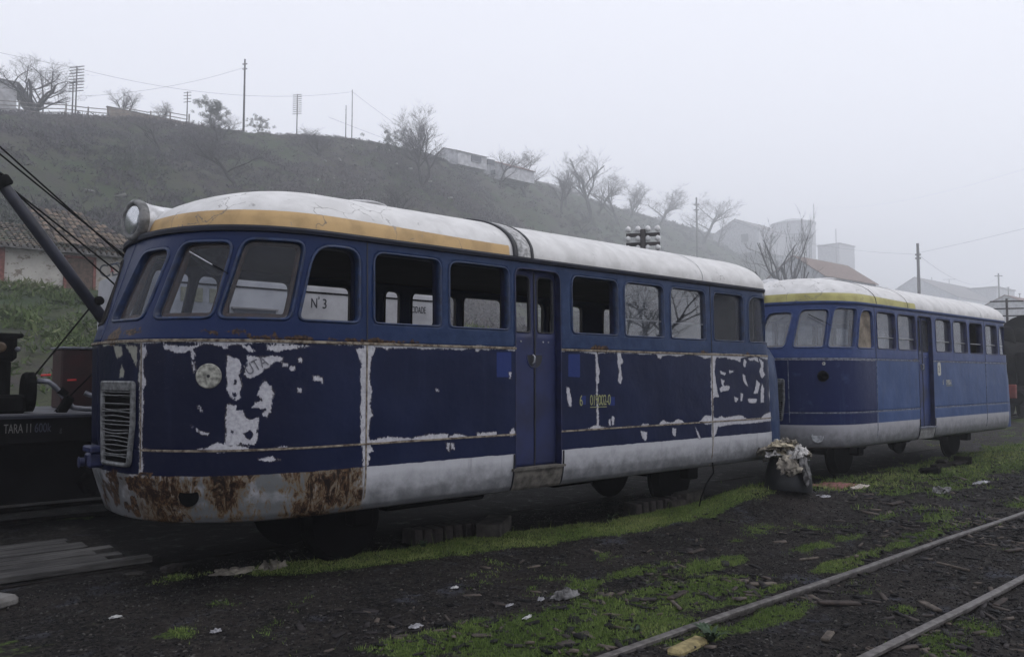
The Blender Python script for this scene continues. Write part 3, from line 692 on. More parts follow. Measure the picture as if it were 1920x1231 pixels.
    # --- nose fittings
    if old:
        p = PN(2.144, 1.652, .0); n_ = PN(2.144, 1.652, 1.)-p; dz = MB(); dz.lathe(tuple(p+n_*-.002), tuple(n_), [(0, .092), (.008, .091), (.012, .085)], 32); d0 = dz.build('lamp_blanking_plate', M['plate'], T)
        dz = MB(); dz.lathe(tuple(p+n_*.006), tuple(n_), [(0, .013), (.010, .011)], 10); dz.build('plate_bolt', M['dark'], d0)
        p = PN(1.98, .775, 0.); n_ = PN(1.98, .775, 1.)-p; dz = MB(); dz.lathe(tuple(p+n_*-.001), tuple(n_), [(0, .075), (.006, .074), (.007, .001)], 24); dz.build('towing_hole', M['black'], T)
    else:
        p = PN(2.1, 1.652, .0); n_ = PN(2.1, 1.652, 1.)-p; dz = MB(); dz.lathe(tuple(p+n_*-.002), tuple(n_), [(0, .085), (.02, .08), (.07, .065), (.075, .045), (.03, .04)], 24); dz.build('lamp_socket', M['black'], T, True)
        p = PN(1.98, .75, 0.); n_ = PN(1.98, .75, 1.)-p; dz = MB(); dz.lathe(tuple(p+n_*-.001), tuple(n_), [(0, .09), (.008, .09), (.009, .075), (.004, .07)], 24); dz.build('towing_cover', M['alu'], T)
        dz = MB(); 
        for k in range(6): 
            t = k*math.pi/3; p = PN(2.12+.018*math.cos(t), 1.84+.018*math.sin(t), .003); dz.lathe(tuple(p), tuple(n_), [(0, .010), (.003, .009)], 8)
        dz.build('small_white_mark', M['lwhite'], T)
    cp = MB(); tx = ox+1.72
    cp.box((tx-.01, YC, 1.08), (.14, .24, .05), bev=.01); cp.box((tx-.03, YC-.04, 1.0), (.12, .13, .12), bev=.02); cp.lathe((tx-.10, YC-.02, .985), (-1, 0, 0), [(0, .035), (.03, .035), (.035, .045), (.04, .03)], 14)
    co_ = cp.build('buffer', M['jamb'], T); hk = MB(); hk.tube([(tx-.1, YC-.12, .90), (tx-.16, YC-.15, .84), (tx-.12, YC-.16, .78), (tx-.05, YC-.13, .76)], .022, 8).build('coupling_hook', M['black'], co_, True)
    # --- wiper
    wp = MB(); a, b, c = PN(1.83, 2.584, .03), PN(2.05, 2.478, .03), PN(2.19, 2.41, .035)
    wp.tube([tuple(a), tuple((a+b)/2), tuple(b)], .006, 6); wo_ = wp.build('wiper', M['steel'] if old else M['black'], T)
    MB().tube([tuple((a+b)/2), tuple((b+c)/2+np.array((0, 0, .005))), tuple(c)], .004, 6).build('wiper_arm', M['black'], wo_)
    # --- rear engine hood
    ph = np.linspace(-math.pi/2, math.pi/2, 40); V = []; zs = [(.6, 1.0), (1.0, 1.0), (1.6, .985), (1.9, .955), (2.02, .90), (2.10, .80), (2.145, .62), (2.16, .35), (2.165, .02)]
    for z, k in zs:
        for p in ph: V.append((ox+9.45+(.64*k)*abs(math.cos(p))**(2/5), YC+1.20*k*math.copysign(abs(math.sin(p))**(2/5), math.sin(p)), z))
    U = np.full(len(V), 9.9); Zz = np.array([v[2] for v in V])
    at = dict(uu=U, zz=np.maximum(Zz, 1.94), chip=np.full(len(V), -.08), light=np.full(len(V), -.05), rustb=np.full(len(V), -.2))
    mesh('engine_hood', V, np.array([(a*40+i, a*40+i+1, (a+1)*40+i+1, (a+1)*40+i) for a in range(len(zs)-1) for i in range(39)]), pm, T, True, at)
    # --- inside: floor, ceiling, seats, window bars
    b = MB(); b.box((ox+6.2, YC, .98), (6.3, 2.40, .05)); b.box((ox+2.75, YC, .98), (.6, 1.7, .05)); b.build('floor', M['inside'], T)
    b = MB(); b.box((ox+5.9, YC, 2.77), (6.6, 2.36, .03)); b.box((ox+2.75, YC, 2.77), (.7, 1.7, .03)); b.build('ceiling', M['inside'], T)
    b = MB()
    b.box((ox+6.2, YC+1.215, 1.5), (5.9, .03, 1.0)); b.box((ox+4.0, YC-1.215, 1.5), (1.8, .03, 1.0)); b.box((ox+7.5, YC-1.215, 1.5), (3.6, .03, 1.0))
    b.build('wall_lining', M['inside'], T)
    b = MB(); b.box((ox+9.38, YC, 1.9), (.03, 2.2, 1.7)); b.build('rear_bulkhead', M['insidew'], T)
    for i, x in enumerate((4.3, 6.2, 6.95, 7.7, 8.5)):
        for s_ in (-1, 1):
            if x == 4.3 and s_ < 0: continue
            st = MB(); st.box((ox+x, YC+s_*.75, 1.42), (.42, .8, .09), bev=.03); st.box((ox+x+.2, YC+s_*.75, 1.70), (.07, .8, .52), ry=.12, bev=.03); so2 = st.build('seat', M['inside'], T)
            MB().tube([(ox+x+.23, YC+s_*.75-.4, 1.7), (ox+x+.25, YC+s_*.75-.36, 2.02), (ox+x+.25, YC+s_*.75+.36, 2.02), (ox+x+.23, YC+s_*.75+.4, 1.7)], .012, 6).build('grab_rail', M['steel'], so2, True)
    for (a_, b_) in (((6.56, 8.08),) if old else ((3.45, 4.95), (5.75, 8.1), (8.2, 9.3))):
        MB().tube([(ox+a_, YC-HB+.045, 2.27), (ox+b_, YC-HB+.045, 2.27)], .009, 6).build('window_bar', M['steel'], T)
    # --- running gear
    b = MB(); b.box((ox+6.0, YC, .62), (6.4, 1.6, .22)); b.box((ox+6.2, YC, .84), (6.2, 2.3, .10)); [b.tube([(ox+3.4, YC-.7+k*.5, .52), (ox+5, YC-.7+k*.5, .50), (ox+9.2, YC-.7+k*.5, .54)], .02, 6) for k in range(3)]; b.box((ox+5.0, YC+.2, .45), (1.3, .5, .3), bev=.03); b.box((ox+6.9, YC+.1, .48), (.7, .6, .26), bev=.03); b.build('underframe', M['black'], T)
    for x in (3.6, 8.3):
        for s_ in (-1, 1):
            wl = MB(); wl.lathe((ox+x, YC+s_*.56, .395), (0, -s_, 0), [(-.05, .12), (-.05, .33), (.055, .355), (.06, .39), (.085, .39), (.085, .1)], 28); wl.build('wheel', M['black'], T, False)
        MB().lathe((ox+x, YC-.6, .395), (0, 1, 0), [(0, .06), (1.2, .06)], 12).build('axle', M['black'], T)
        for s_ in (-1, 1):
            sp_ = MB()
            for k in range(5): sp_.box((ox+x, YC+s_*.82, .60-k*.022), (1.0-k*.18, .07, .018))
            sp_.box((ox+x, YC+s_*.82, .47), (.2, .16, .2), bev=.02); sp_.build('leaf_spring', M['black'], T)
    # --- lettering
    R3 = (1, 0, 0); Z3 = (0, 0, 1); yy = YC-HB-.003
    if old:
        textmesh('fleet_number', '6', .155, M['yellow'], T, (ox+5.862, yy, 1.352), R3, Z3, .001, .62)
        textmesh('fleet_number', '019002-0', .155, M['yellow'], T, (ox+6.015, yy, 1.352), R3, Z3, .001, .62, .86)
        MB().box((ox+6.145, yy, 1.333), (.25, .003, .008)).build('number_underline', M['yellow'], T)
        p = PN(2.42, 1.655, .004); q_ = PN(2.50, 1.70, .004); r_ = Vector(q_-p).normalized(); nn_ = Vector(PN(2.46, 1.68, 1.)-PN(2.46, 1.68, 0.)).normalized(); u_ = nn_.cross(r_)
        textmesh('ghost_lettering', 'UTA', .12, M['ghost'], T, tuple(p), r_, u_, .0008, .72)
    else:
        textmesh('fleet_number', '6', .13, M['lwhite'], T, (ox+6.00, yy, 1.50), R3, Z3, .001, .62)
        textmesh('fleet_number', '019006-1', .13, M['lwhite'], T, (ox+6.15, yy, 1.50), R3, Z3, .001, .6, .86)
        MB().box((ox+6.30, yy, 1.482), (.28, .003, .010)).build('number_underline', M['yellow'], T)
        pl = sheet('class_plate', subdiv(fillet([(5.78, 1.66), (5.93, 1.66), (5.93, 1.90), (5.78, 1.90)], .07, 6), .05), .004, M['lwhite'], T, False)
        textmesh('class_number', '2', .18, M['ghost'], pl, (ox+5.81, YC-HB-.006, 1.715), R3, Z3, .001, .8)
    return T
M['rimgrey'] = simple('scuffed_rim_grey', (.16, .16, .16), .6, .35, 12); M['gut'] = simple('navy_gutter', (.004, .006, .018), .6, .3, 9); M['tarband'] = simple('grey_joint_strip', (.38, .38, .38), .8, .3, 30); M['rooflap'] = simple('roof_grey_white', (.55, .55, .56), .6, .2, 12)
railcar(0, True, 'nearest railcar, dark blue paint flaking to bare metal, rusty skirt under an orange roof stripe')
railcar(9.2, False, 'second railcar, cleaner faded blue, with a pale yellow roof stripe and misted windows')
OX = 0
# ------------------------------------------------------------------ terrain
XR = [-110, 20.1, 48.3, 86.5, 123.5, 191.7, 257.1, 415.5, 627.0, 798.0, 1140.0]; YRD = [142.5, 142.5, 142.5, 142.5, 163.8, 206.7, 242.2, 299.2, 345.8, 361.0, 380.0]; HRD = [40.3, 42.2, 46.4, 50.4, 57.2, 71.7, 80.2, 94.3, 99.2, 93.5, 82.1]
def terr(x, y):
    x = np.asarray(x, float); y0 = np.asarray(y, float); zr = np.interp(x, XR, HRD); K = np.interp(x, [15, 60, 123, 191, 257, 415, 627, 798], [44, 70, 94, 116, 133, 161, 184, 193]); y = np.where(y0 < K, 13+(y0-13)*31/(K-13), 44+(y0-K)*31/(np.interp(x, XR, YRD)-K))
    a = 5.3*np.clip((y-13)/24, 0, 1)**1.1; b = .7*np.clip((y-37)/7, 0, 1); t = np.clip((y-44)/31, 0, 1)
    c = (zr-6)*(t*.55+.45*t*t*(3-2*t)); d = -.03*np.clip(y-75, 0, 300)
    nz = (fbm(x*.05, y0*.05, 5)-.5)*6.5*sstep(44, 56, y)*(1-.8*sstep(68, 76, y))+(fbm(x*.45+40, y*.45, 4)-.5)*1.2*sstep(13.2, 18, y)*(1-sstep(30, 36, y)*(1-sstep(44, 48, y)))
    return a+b+c+d+nz
def yr_(x): return float(np.interp(x, XR, YRD))
def tz(x, y): return float(terr(x, y))
GB = [(3.9, 3.78, 1.5, .42, 1), (3.2, 4.1, .7, .25, .8), (4.1, 3.45, .8, .35, 1), (5.25, 4.45, .7, .16, .7), (6.1, 4.15, .8, .2, .7), (5.4, 3.75, .9, .25, .75), (7.5, 3.95, 1.0, .2, .8), (9.4, 4.2, 1.3, .25, .7), (9.9, 3.8, 1.0, .2, .5),
      (4.2, 3.02, .5, .12, .9), (5.1, 3.0, .6, .14, .8), (5.5, 2.5, .5, .2, .35), (5.5, 1.95, .6, .2, .6), (8.0, 3.45, 3.0, .14, .7), (5.5, 3.42, 1.2, .12, .8), (13.5, 5.0, 3, .5, .7), (17, 5.2, 4, .8, .8), (12.5, 3.6, 2, .4, .5), (2.9, 10.5, 1.2, .35, .35), (3.2, 3.62, .5, .16, .8), (2.35, 6.75, .5, .14, .4)]
def gmask(X, Y):
    X = np.asarray(X, float); Y = np.asarray(Y, float)
    yc = np.interp(X, [2, 3.4, 6, 9, 12, 20], [6.72, 6.36, 5.95, 5.68, 5.7, 5.7]); hw = np.interp(X, [2, 3.4, 5, 9, 12, 20, 40], [.14, .24, .38, .50, .60, .95, 1.5])
    m = np.exp(-((Y-yc)/hw)**4)*sstep(2.2, 3.2, X)*(.42+.85*fbm(X*1.3+5, Y*2.1, 3))
    for (a, b, rx, ry, k) in GB: m = np.maximum(m, k*np.exp(-(((X-a)/rx)**2+((Y-b)/ry)**2)))
    n = fbm(X*2.2, Y*2.6, 4); n2 = fbm(X*7+3, Y*8, 3)
    far = sstep(16, 40, X)*.5; m = np.maximum(m, .32*sstep(7, 12, X)*np.exp(-((Y-4.6)/1.6)**2)); m = np.maximum(m, .22*np.exp(-((Y-4.2)/1.5)**2))
    return np.clip(sstep(.26, .72, m*1.02+far+(n-.5)*1.15+(n2-.5)*.5), 0, 1)*np.where((Y > 6.9+0*X) & (X > 2.6) & (X < 19), .2, 1)
def gz(X, Y):
    X = np.asarray(X, float); Y = np.asarray(Y, float)
    z = (fbm(X*.8, Y*.8, 3)-.5)*.05+(fbm(X*4, Y*4, 3)-.5)*.022+(fbm(X*14, Y*14, 2)-.5)*.010
    z = z+.25*np.exp(-(((X-9.3)/1.3)**2+((Y-5.5)/.6)**2))
    for yr in (2.17, 3.2): z = z-.0*X+.0
    z = z+gmask(X, Y)*.015
    return z*(1-sstep(11, 13, Y))*1.0
m = Mat('cinder_ground'); g = m.attr('grass'); undershade = m.attr('undershade'); n = m.noise(1.3, 5, .6); nf = m.noise(28, 5, .65); ng = m.noise(110, 3, .7); nb = m.noise(5, 5, .65)
soil = m.mix(m.ss(n, .35, .68), (.0052, .0047, .0052), (.020, .0168, .0160)); soil = m.mix(m.ss(nf, .42, .75), soil, (.046, .041, .036))
soil = m.mix(m.math('MULTIPLY', m.ss(m.noise(1.9, 6, .68), .56, .66), m.ss(nf, .3, .6, .3, .9)), soil, (.050, .052, .066)); soil = m.mix(m.ss(ng, .66, .76, 0, .6), soil, (.10, .095, .09))
soil = m.mix(m.ss(m.math('ADD', undershade, m.math('MULTIPLY', m.math('SUBTRACT', nb, .5), .5)), .3, .6, 0, .9), soil, (.0028, .0027, .003))  # shade under and behind the railcars, painted near-black into the soil colour
moss = m.mix(m.ss(nf, .35, .7), (.020, .032, .009), (.070, .102, .024))
col = m.mix(m.ss(m.math('ADD', g, m.math('MULTIPLY', m.math('SUBTRACT', nf, .5), .7)), .3, .62), soil, moss)
m.out(col, m.ss(nb, .5, .7, .9, .55), 0, m.math('ADD', nf, m.math('MULTIPLY', ng, .5)), .9, .03, .12); M['ground'] = m.m
def ax(*segs):
    out = []
    for a, b, s_ in segs: out += list(np.arange(a, b-1e-6, s_))
    return np.array(out+[segs[-1][1]])
def gridmesh(name, xs, ys, zf, mat, attrs=None):
    X, Y = np.meshgrid(xs, ys); X = X.ravel(); Y = Y.ravel(); n = len(xs)
    i = np.arange(len(ys)-1)[:, None]*n+np.arange(n-1)[None, :]; q = np.stack([i, i+1, i+1+n, i+n], -1).reshape(-1, 4)
    return mesh(name, np.stack([X, Y, zf(X, Y)], -1), q, mat, None, True, {k: f(X, Y) for k, f in (attrs or {}).items()})
XG = ax((-100, -40, 20), (-40, -4, 2), (-4, .5, .15), (.5, 12, .05), (12, 24, .12), (24, 60, 1), (60, 860, 40))
YG = ax((-100, -20, 20), (-20, 0, 2), (0, 1.5, .3), (1.5, 7.2, .045), (7.2, 13, .16))
tag(gridmesh('ground', XG, YG, gz, M['ground'], dict(grass=gmask, undershade=lambda X, Y: sstep(6.2, 6.6, Y)*sstep(1.9, 2.7, X)*(1-sstep(18.5, 20, X)))), kind='structure')  # second attribute masks the painted shade below the cars
m = Mat('hillside_soil'); n = m.noise(.06, 6, .65); nf = m.noise(.55, 7, .72); n3 = m.noise(3, 5, .7)
c = m.mix(m.ss(n, .38, .62), (.032, .052, .024), (.052, .044, .046)); c = m.mix(m.ss(nf, .4, .7), c, (.050, .058, .030)); c = m.mix(m.ss(n3, .5, .75, 0, .6), c, (.016, .017, .016))
M['hill'] = m.out(c, .95, 0, nf, .8, .3, .1)
XH = ax((-100, -5, 5), (-5, 20, .7), (20, 130, 1.4), (130, 260, 2.6), (260, 860, 10)); YH = ax((13, 38, .7), (38, 150, 1.7), (150, 250, 3.2), (250, 440, 8))
tag(gridmesh('hillside', XH, YH, terr, M['hill']), kind='structure')

# ------------------------------------------------------------------ loose mass objects: grass, scrub, gravel
rs = np.random.default_rng(11)
def leafmat(name, c1, c2, c3, tr=.0):
    m = Mat(name); h = m.attr('hue'); c = m.mix(m.ss(h, 0, .5), c1, c2); c = m.mix(m.ss(h, .5, 1.), c, c3); return m.out(c, .85, 0, None, spec=.2)
M['grass'] = leafmat('grass_blades', (.045, .078, .018), (.105, .155, .040), (.22, .25, .09))
def blades(N, x0, x1, y0, y1, zf, dens, hmin, hmax, wd):
    X = rs.uniform(x0, x1, N); Y = rs.uniform(y0, y1, N); k = rs.random(N) < dens(X, Y); X = X[k]; Y = Y[k]; n = len(X)
    Z = zf(X, Y); h = rs.uniform(hmin, hmax, n)*(.5+fbm(X*3, Y*3, 3)); a = rs.uniform(0, 2*math.pi, n); ln = rs.normal(0, .45, (n, 2))*h[:, None]
    dx = np.cos(a)*wd; dy = np.sin(a)*wd
    V = np.stack([np.stack([X-dx, Y-dy, Z-.004], -1), np.stack([X+dx, Y+dy, Z-.004], -1), np.stack([X+ln[:, 0], Y+ln[:, 1], Z+h], -1)], 1).reshape(-1, 3)
    hue = np.clip(fbm(X*1.7, Y*1.7, 3)*.9+rs.normal(0, .17, n)+.0+.27*np.exp(-((Y-np.interp(X, [2, 3.4, 6, 9, 12, 20], [6.72, 6.36, 5.95, 5.68, 5.7, 5.7]))/.55)**2), 0, 1)
    return V, np.repeat(hue, 3)
parts = [blades(300000, 1.8, 9, 1.6, 7.1, gz, lambda a, b: gmask(a, b)**1.5*.9, .008, .028, .0034), blades(90000, 9, 30, 2, 8.4, gz, lambda a, b: gmask(a, b)*.9, .02, .06, .008), blades(700, 2.3, 12, 5.6, 6.9, gz, lambda a, b: gmask(a, b), .05, .11, .003)]
V = np.concatenate([p[0] for p in parts]); hue = np.concatenate([p[1] for p in parts])
tag(mesh('grass', V, np.arange(len(V)).reshape(-1, 3), M['grass'], None, False, dict(hue=hue)), 'short bright green grass growing in patches along the siding and the track', 'grass', kind='stuff')
def clumps(centres, size, nleaf, lw, flat=.6):
    n = len(centres); C = np.repeat(centres, nleaf, 0); S = np.repeat(size, nleaf); d = rs.normal(0, 1, (n*nleaf, 3)); d /= np.linalg.norm(d, axis=1, keepdims=True)
    d *= rs.random((n*nleaf, 1))**.4; d[:, 2] = np.abs(d[:, 2])*flat*1.3
    p = C+d*S[:, None]; a = rs.normal(0, 1, (n*nleaf, 3)); b = rs.normal(0, 1, (n*nleaf, 3)); b[:, 2] += .8
    a /= np.linalg.norm(a, axis=1, keepdims=True); b /= np.linalg.norm(b, axis=1, keepdims=True); L = (lw*rs.uniform(.5, 1.5, n*nleaf)*S)[:, None]
    return np.stack([p-a*L*.25, p+a*L*.25, p+b*L*1.3], 1).reshape(-1, 3)
M['scrub'] = leafmat('hillside_scrub', (.036, .050, .032), (.052, .046, .058), (.10, .088, .088))
X = np.concatenate([rs.uniform(5, 120, 22000), rs.uniform(80, 520, 16000)]); Y = rs.uniform(.25, 1.06, len(X))*np.interp(X, XR, YRD); kx = 1.6+np.clip((X-110)/220, 0, 2.2)
nn = fbm(X*.07, Y*.07, 5); k = (Y > 50) & (rs.random(len(X)) < sstep(.36, .56, nn)*.8+.35); X = X[k]; Y = Y[k]; nn = nn[k]; Z = terr(X, Y)
sz = rs.uniform(.22, .72, len(X))*(.45+nn)*np.where(Y > np.interp(X, XR, YRD)-5, .45, 1)*kx[k]; V = clumps(np.stack([X, Y, Z], -1), sz, 24, .40)
hue = np.clip(np.repeat(fbm(X*.03+9, Y*.045, 4)*1.5-.20, 72)+np.repeat(rs.normal(0, .14, len(X)*24), 3), 0, 1)
tag(mesh('hillside_scrub', V, np.arange(len(V)).reshape(-1, 3), M['scrub'], None, False, dict(hue=hue)), 'grey brown winter brambles and bushes covering the hillside', 'scrub', kind='stuff')
M['bank'] = leafmat('bank_weeds', (.026, .042, .014), (.065, .095, .032), (.14, .15, .08))
X = rs.uniform(-2, 75, 15000); Y = rs.uniform(13.2, 37, 15000); nn = fbm(X*.35, Y*.35, 4); k = (rs.random(len(X)) < sstep(.35, .6, nn)*.9+.15) & ~((X > 74)); X = X[k]; Y = Y[k]; Z = terr(X, Y)
sz = rs.uniform(.12, .42, len(X))*np.where(Y < 26, .8, 1); V = clumps(np.stack([X, Y, Z], -1), sz, 22, .5)
hue = np.clip(np.repeat(fbm(X*.3+4, Y*.3, 3)*1.2-.1, 66)+np.repeat(rs.normal(0, .18, len(X)*22), 3), 0, 1)
tag(mesh('bank_weeds', V, np.arange(len(V)).reshape(-1, 3), M['bank'], None, False, dict(hue=hue)), 'low green weeds and brambles growing on the bank below the old house', 'weeds', kind='stuff')
def flakes(N, x0, x1, y0, y1, lmin, lmax, asp, th, dens, zf=gz):
    X = rs.uniform(x0, x1, N); Y = rs.uniform(y0, y1, N); k = rs.random(N) < dens(X, Y); X = X[k]; Y = Y[k]; n = len(X)
    L = lmin+(lmax-lmin)*rs.random(n)**2.6; W = L*rs.uniform(asp*.5, asp*1.6, n); a = rs.uniform(0, math.pi, n); tl = rs.normal(0, .16, n); Z = zf(X, Y)+th*.6+.002
    ca, sa = np.cos(a), np.sin(a); out = []
    for sx, sy, szz in ((-1, -1, -1), (1, -.7, -1), (.9, 1, -1), (-1, .8, -1), (-1, -.9, 1), (.9, -.8, 1), (1, .7, 1), (-.8, 1, 1)):
        u = L/2*sx*rs.uniform(.8, 1.15, n); v = W/2*sy*rs.uniform(.7, 1.2, n); out.append(np.stack([X+ca*u-sa*v, Y+sa*u+ca*v, Z+szz*th*(.6+.8*rs.random(n))+tl*u], -1))
    V = np.stack(out, 1).reshape(-1, 3); b = (np.arange(n)*8)[:, None, None]
    q = np.array([(0, 3, 2, 1), (4, 5, 6, 7), (0, 1, 5, 4), (1, 2, 6, 5), (2, 3, 7, 6), (3, 0, 4, 7)])[None]+b
    return V, q.reshape(-1, 4), np.repeat(rs.random(n), 8)
M['chips'] = leafmat('bark_and_wood_chips', (.006, .006, .007), (.026, .023, .024), (.095, .078, .066))
dn = lambda X, Y: np.clip(sstep(.45, .66, fbm(X*1.1+7, Y*1.5, 4))*np.exp(-((Y-3.6-(X-5)*.02)/1.15)**2)*1.1+.05, 0, 1)
dn2 = lambda X, Y: np.clip(sstep(.4, .6, fbm(X*1.1+7, Y*1.5, 4))*.8+.15, 0, 1)
P_ = [flakes(7000, 2.4, 14, 2.1, 5.6, .012, .15, .34, .006, dn), flakes(2600, 3.8, 11, .9, 3.15, .012, .15, .3, .006, dn2), flakes(900, 9, 22, 3, 6, .03, .22, .3, .01, lambda a, b: .4+0*a)]
V = np.concatenate([p[0] for p in P_]); o_ = np.cumsum([0]+[len(p[0]) for p in P_]); Q = np.concatenate([p[1]+o_[i] for i, p in enumerate(P_)]); hue = np.clip(np.concatenate([p[2] for p in P_])**1.6, 0, 1)
tag(mesh('wood_chips', V, Q, M['chips'], None, False, dict(hue=hue)), 'dark bark flakes and wood chips littering the cinder yard', 'litter', kind='stuff')
M['gravel'] = leafmat('cinder_gravel', (.007, .007, .008), (.028, .027, .028), (.085, .08, .075))
P_ = [flakes(42000, 1.0, 9, 2.2, 7.2, .004, .022, .8, .003, lambda a, b: .85-.6*gmask(a, b)), flakes(9000, 4, 10, 1.0, 2.2, .005, .024, .8, .003, lambda a, b: .8+0*a), flakes(14000, 9, 22, 2, 6.4, .01, .035, .8, .005, lambda a, b: .6+0*a)]
V = np.concatenate([p[0] for p in P_]); o_ = np.cumsum([0]+[len(p[0]) for p in P_]); Q = np.concatenate([p[1]+o_[i] for i, p in enumerate(P_)]); hue = np.clip(np.concatenate([p[2] for p in P_])**2.2, 0, 1)
tag(mesh('cinder_gravel', V, Q, M['gravel'], None, False, dict(hue=hue)), 'fine dark cinders and grit covering the yard floor', 'gravel', kind='stuff')

# ------------------------------------------------------------------ rails
M['rail'] = simple('weathered_rail', (.105, .098, .095), .55, .4, 18, metal=.35, c2=(.05, .044, .042)); M['rustrail'] = simple('dark_rusty_rail', (.010, .008, .0075), .9, .4, 12, spec=.1)
def rail(x0, x1, y, z, m, parent, hgt=.1, y1=None):
    prof = [(-.045, 0), (-.045, .01), (-.008, .022), (-.008, hgt-.03), (-.028, hgt-.022), (-.028, hgt-.004), (-.022, hgt), (.022, hgt), (.028, hgt-.004), (.028, hgt-.022), (.008, hgt-.03), (.008, .022), (.045, .01), (.045, 0)]
    xs = list(np.arange(x0, min(x1, 25), .35))+list(np.arange(max(25, x0), x1+.1, 5)); V = []; y1 = y if y1 is None else y1
    for i, x in enumerate(xs):
        yy = y+(y1-y)*(x-x0)/(x1-x0)+.006*math.sin(x*1.7)
        V += [(x, yy+a, z+b) for a, b in prof]
    n = len(prof); Fc = [(i*n+k, i*n+(k+1) % n, (i+1)*n+(k+1) % n, (i+1)*n+k) for i in range(len(xs)-1) for k in range(n)]
    return mesh('rail', V, Fc, m, parent)
def track(x0, x1, yc, z, m, label, lab, slp=True):
    T = thing('railway_track', ((x0+x1)/2, yc, 0), label, 'track', 'metre gauge tracks')
    for s_ in (-.5, .5): rail(x0, x1, yc+s_, z, m, T)
    if slp:
        x = x0; n = 0
        while x < min(x1, 60) and n < 90:
            MB().box((x, yc, z-.075), (.2, 1.8, .12), rz=random.uniform(-.03, .03), bev=.015).build('sleeper', M['rustwood'], T); x += .72; n += 1
    return T
random.seed(3)
M['rustwood'] = simple('dark_sleeper_wood', (.010, .009, .008), .95, .4, 8, spec=.1, bs=.6, bd=.02)
track(1.5, 180, 2.68, -.055, M['rail'], 'pale worn rails of the nearest track, half sunk in cinders and grass', '')
track(-8, 120, YC, -.10, M['rustrail'], 'dark rusty track under the two blue railcars', '')
track(-8, 120, 10.9, -.04, M['rustrail'], 'dark track behind the railcars carrying the crane wagon and the locomotive', '')
# board crossing at the left
def planks(label, spec, m):
    T = thing('board_crossing', (1.6, 8.3, 0), label, 'crossing boards')
    for (c, d, rz) in spec: MB().box(c, d, rz=rz, bev=.004).build('plank', m, T)
m = Mat('grey_weathered_board'); n = m.noise(14, 6, .7, m.scale((.12, 1.6, 1))); n2 = m.noise(3, 4)
M['grey_board'] = m.out(m.mix(m.ss(n, .3, .7), (.018, .017, .017), m.mix(m.ss(n2, .3, .7), (.065, .062, .06), (.11, .105, .10))), .9, 0, n, .9, .02, .3)
planks('worn grey boards laid flat between the rails at the left edge', [((.9+.05*math.sin(k*5), 8.85-k*.158, .03+.006*math.sin(k*7)), (2.1+.25*math.sin(k*3.3)+(k*.06), .145, .05), .012*math.sin(k*9)) for k in range(9)]+[((.2, 7.41, .028), (1.3, .14, .05), .02)], M['grey_board'])
M['stone'] = simple('pale_stone', (.13, .125, .12), .9, .25, 7, bs=.5, bd=.02)
tag(MB().box((.84, 6.92, .03), (.52, .60, .09), rz=.5, bev=.03).build('stone_slab', M['stone'], origin=(.95, 6.95, 0)), 'pale broken stone slab cut by the left edge of the picture', 'slab')
# ------------------------------------------------------------------ trees
M['bark'] = simple('grey_bark', (.016, .014, .015), .95, .3, 4); M['twig'] = simple('winter_twigs', (.045, .040, .045), .95, .2, 3)
def bare_tree(seed, h, spread, stems=1, fork=.35, dens=1., r0=None, droop=0.):
    rd = random.Random(seed); tk = MB(); cr = MB(); r0 = r0 or h*.032; cnt = [0]
    def branch(p, d, L, r, lv, mb_):
        n = 5 if lv < 2 else (4 if lv < 3 else 3); pts = [p]; rsx = [r]; q = p.copy(); dd = d.copy()
        for i in range(n):
            dd = (dd+Vector((rd.gauss(0, .17), rd.gauss(0, .17), rd.gauss(.05-droop*lv*.03, .12)))).normalized(); q = q+dd*(L/n); pts.append(q.copy()); rsx.append(r*(1-(i+1)/n*(.45 if lv < 2 else .8)))
        (tk if lv < 2 else cr).tube(pts, rsx, 6 if lv < 2 else 3, False)
        if lv >= 4: return
        nb = [0, 7, 6, 5][lv] if lv else 0; nb = int(nb*dens+.5)
        if lv == 0: nb = int(6*dens+1)
        for j in range(nb):
            t = rd.uniform(fork if lv == 0 else .2, 1.0); k = min(n-1, int(t*n)); pp = pts[k].lerp(pts[k+1], t*n-k)
            a = rd.uniform(0, 2*math.pi); sd_ = Vector((math.cos(a), math.sin(a), rd.uniform(-.1, .5)))
            base = (pts[k+1]-pts[k]).normalized(); nd = (base*rd.uniform(.5, 1.0)+sd_*spread).normalized()
            branch(pp, nd, L*rd.uniform(.42, .68)*(1.15 if lv == 0 else 1), max(rsx[k]*.52, .011), lv+1, cr)
    for s_ in range(stems):
        a = rd.uniform(0, 6.28) if stems > 1 else 0; tilt = 0 if stems == 1 else .33
        d = Vector((math.cos(a+s_*6.28/stems)*tilt, math.sin(a+s_*6.28/stems)*tilt, 1)).normalized()
        branch(Vector((0, 0, -.2)), d, h*.62, r0*(1 if stems == 1 else .75), 0, tk)
    return tk, cr
TREES = {}
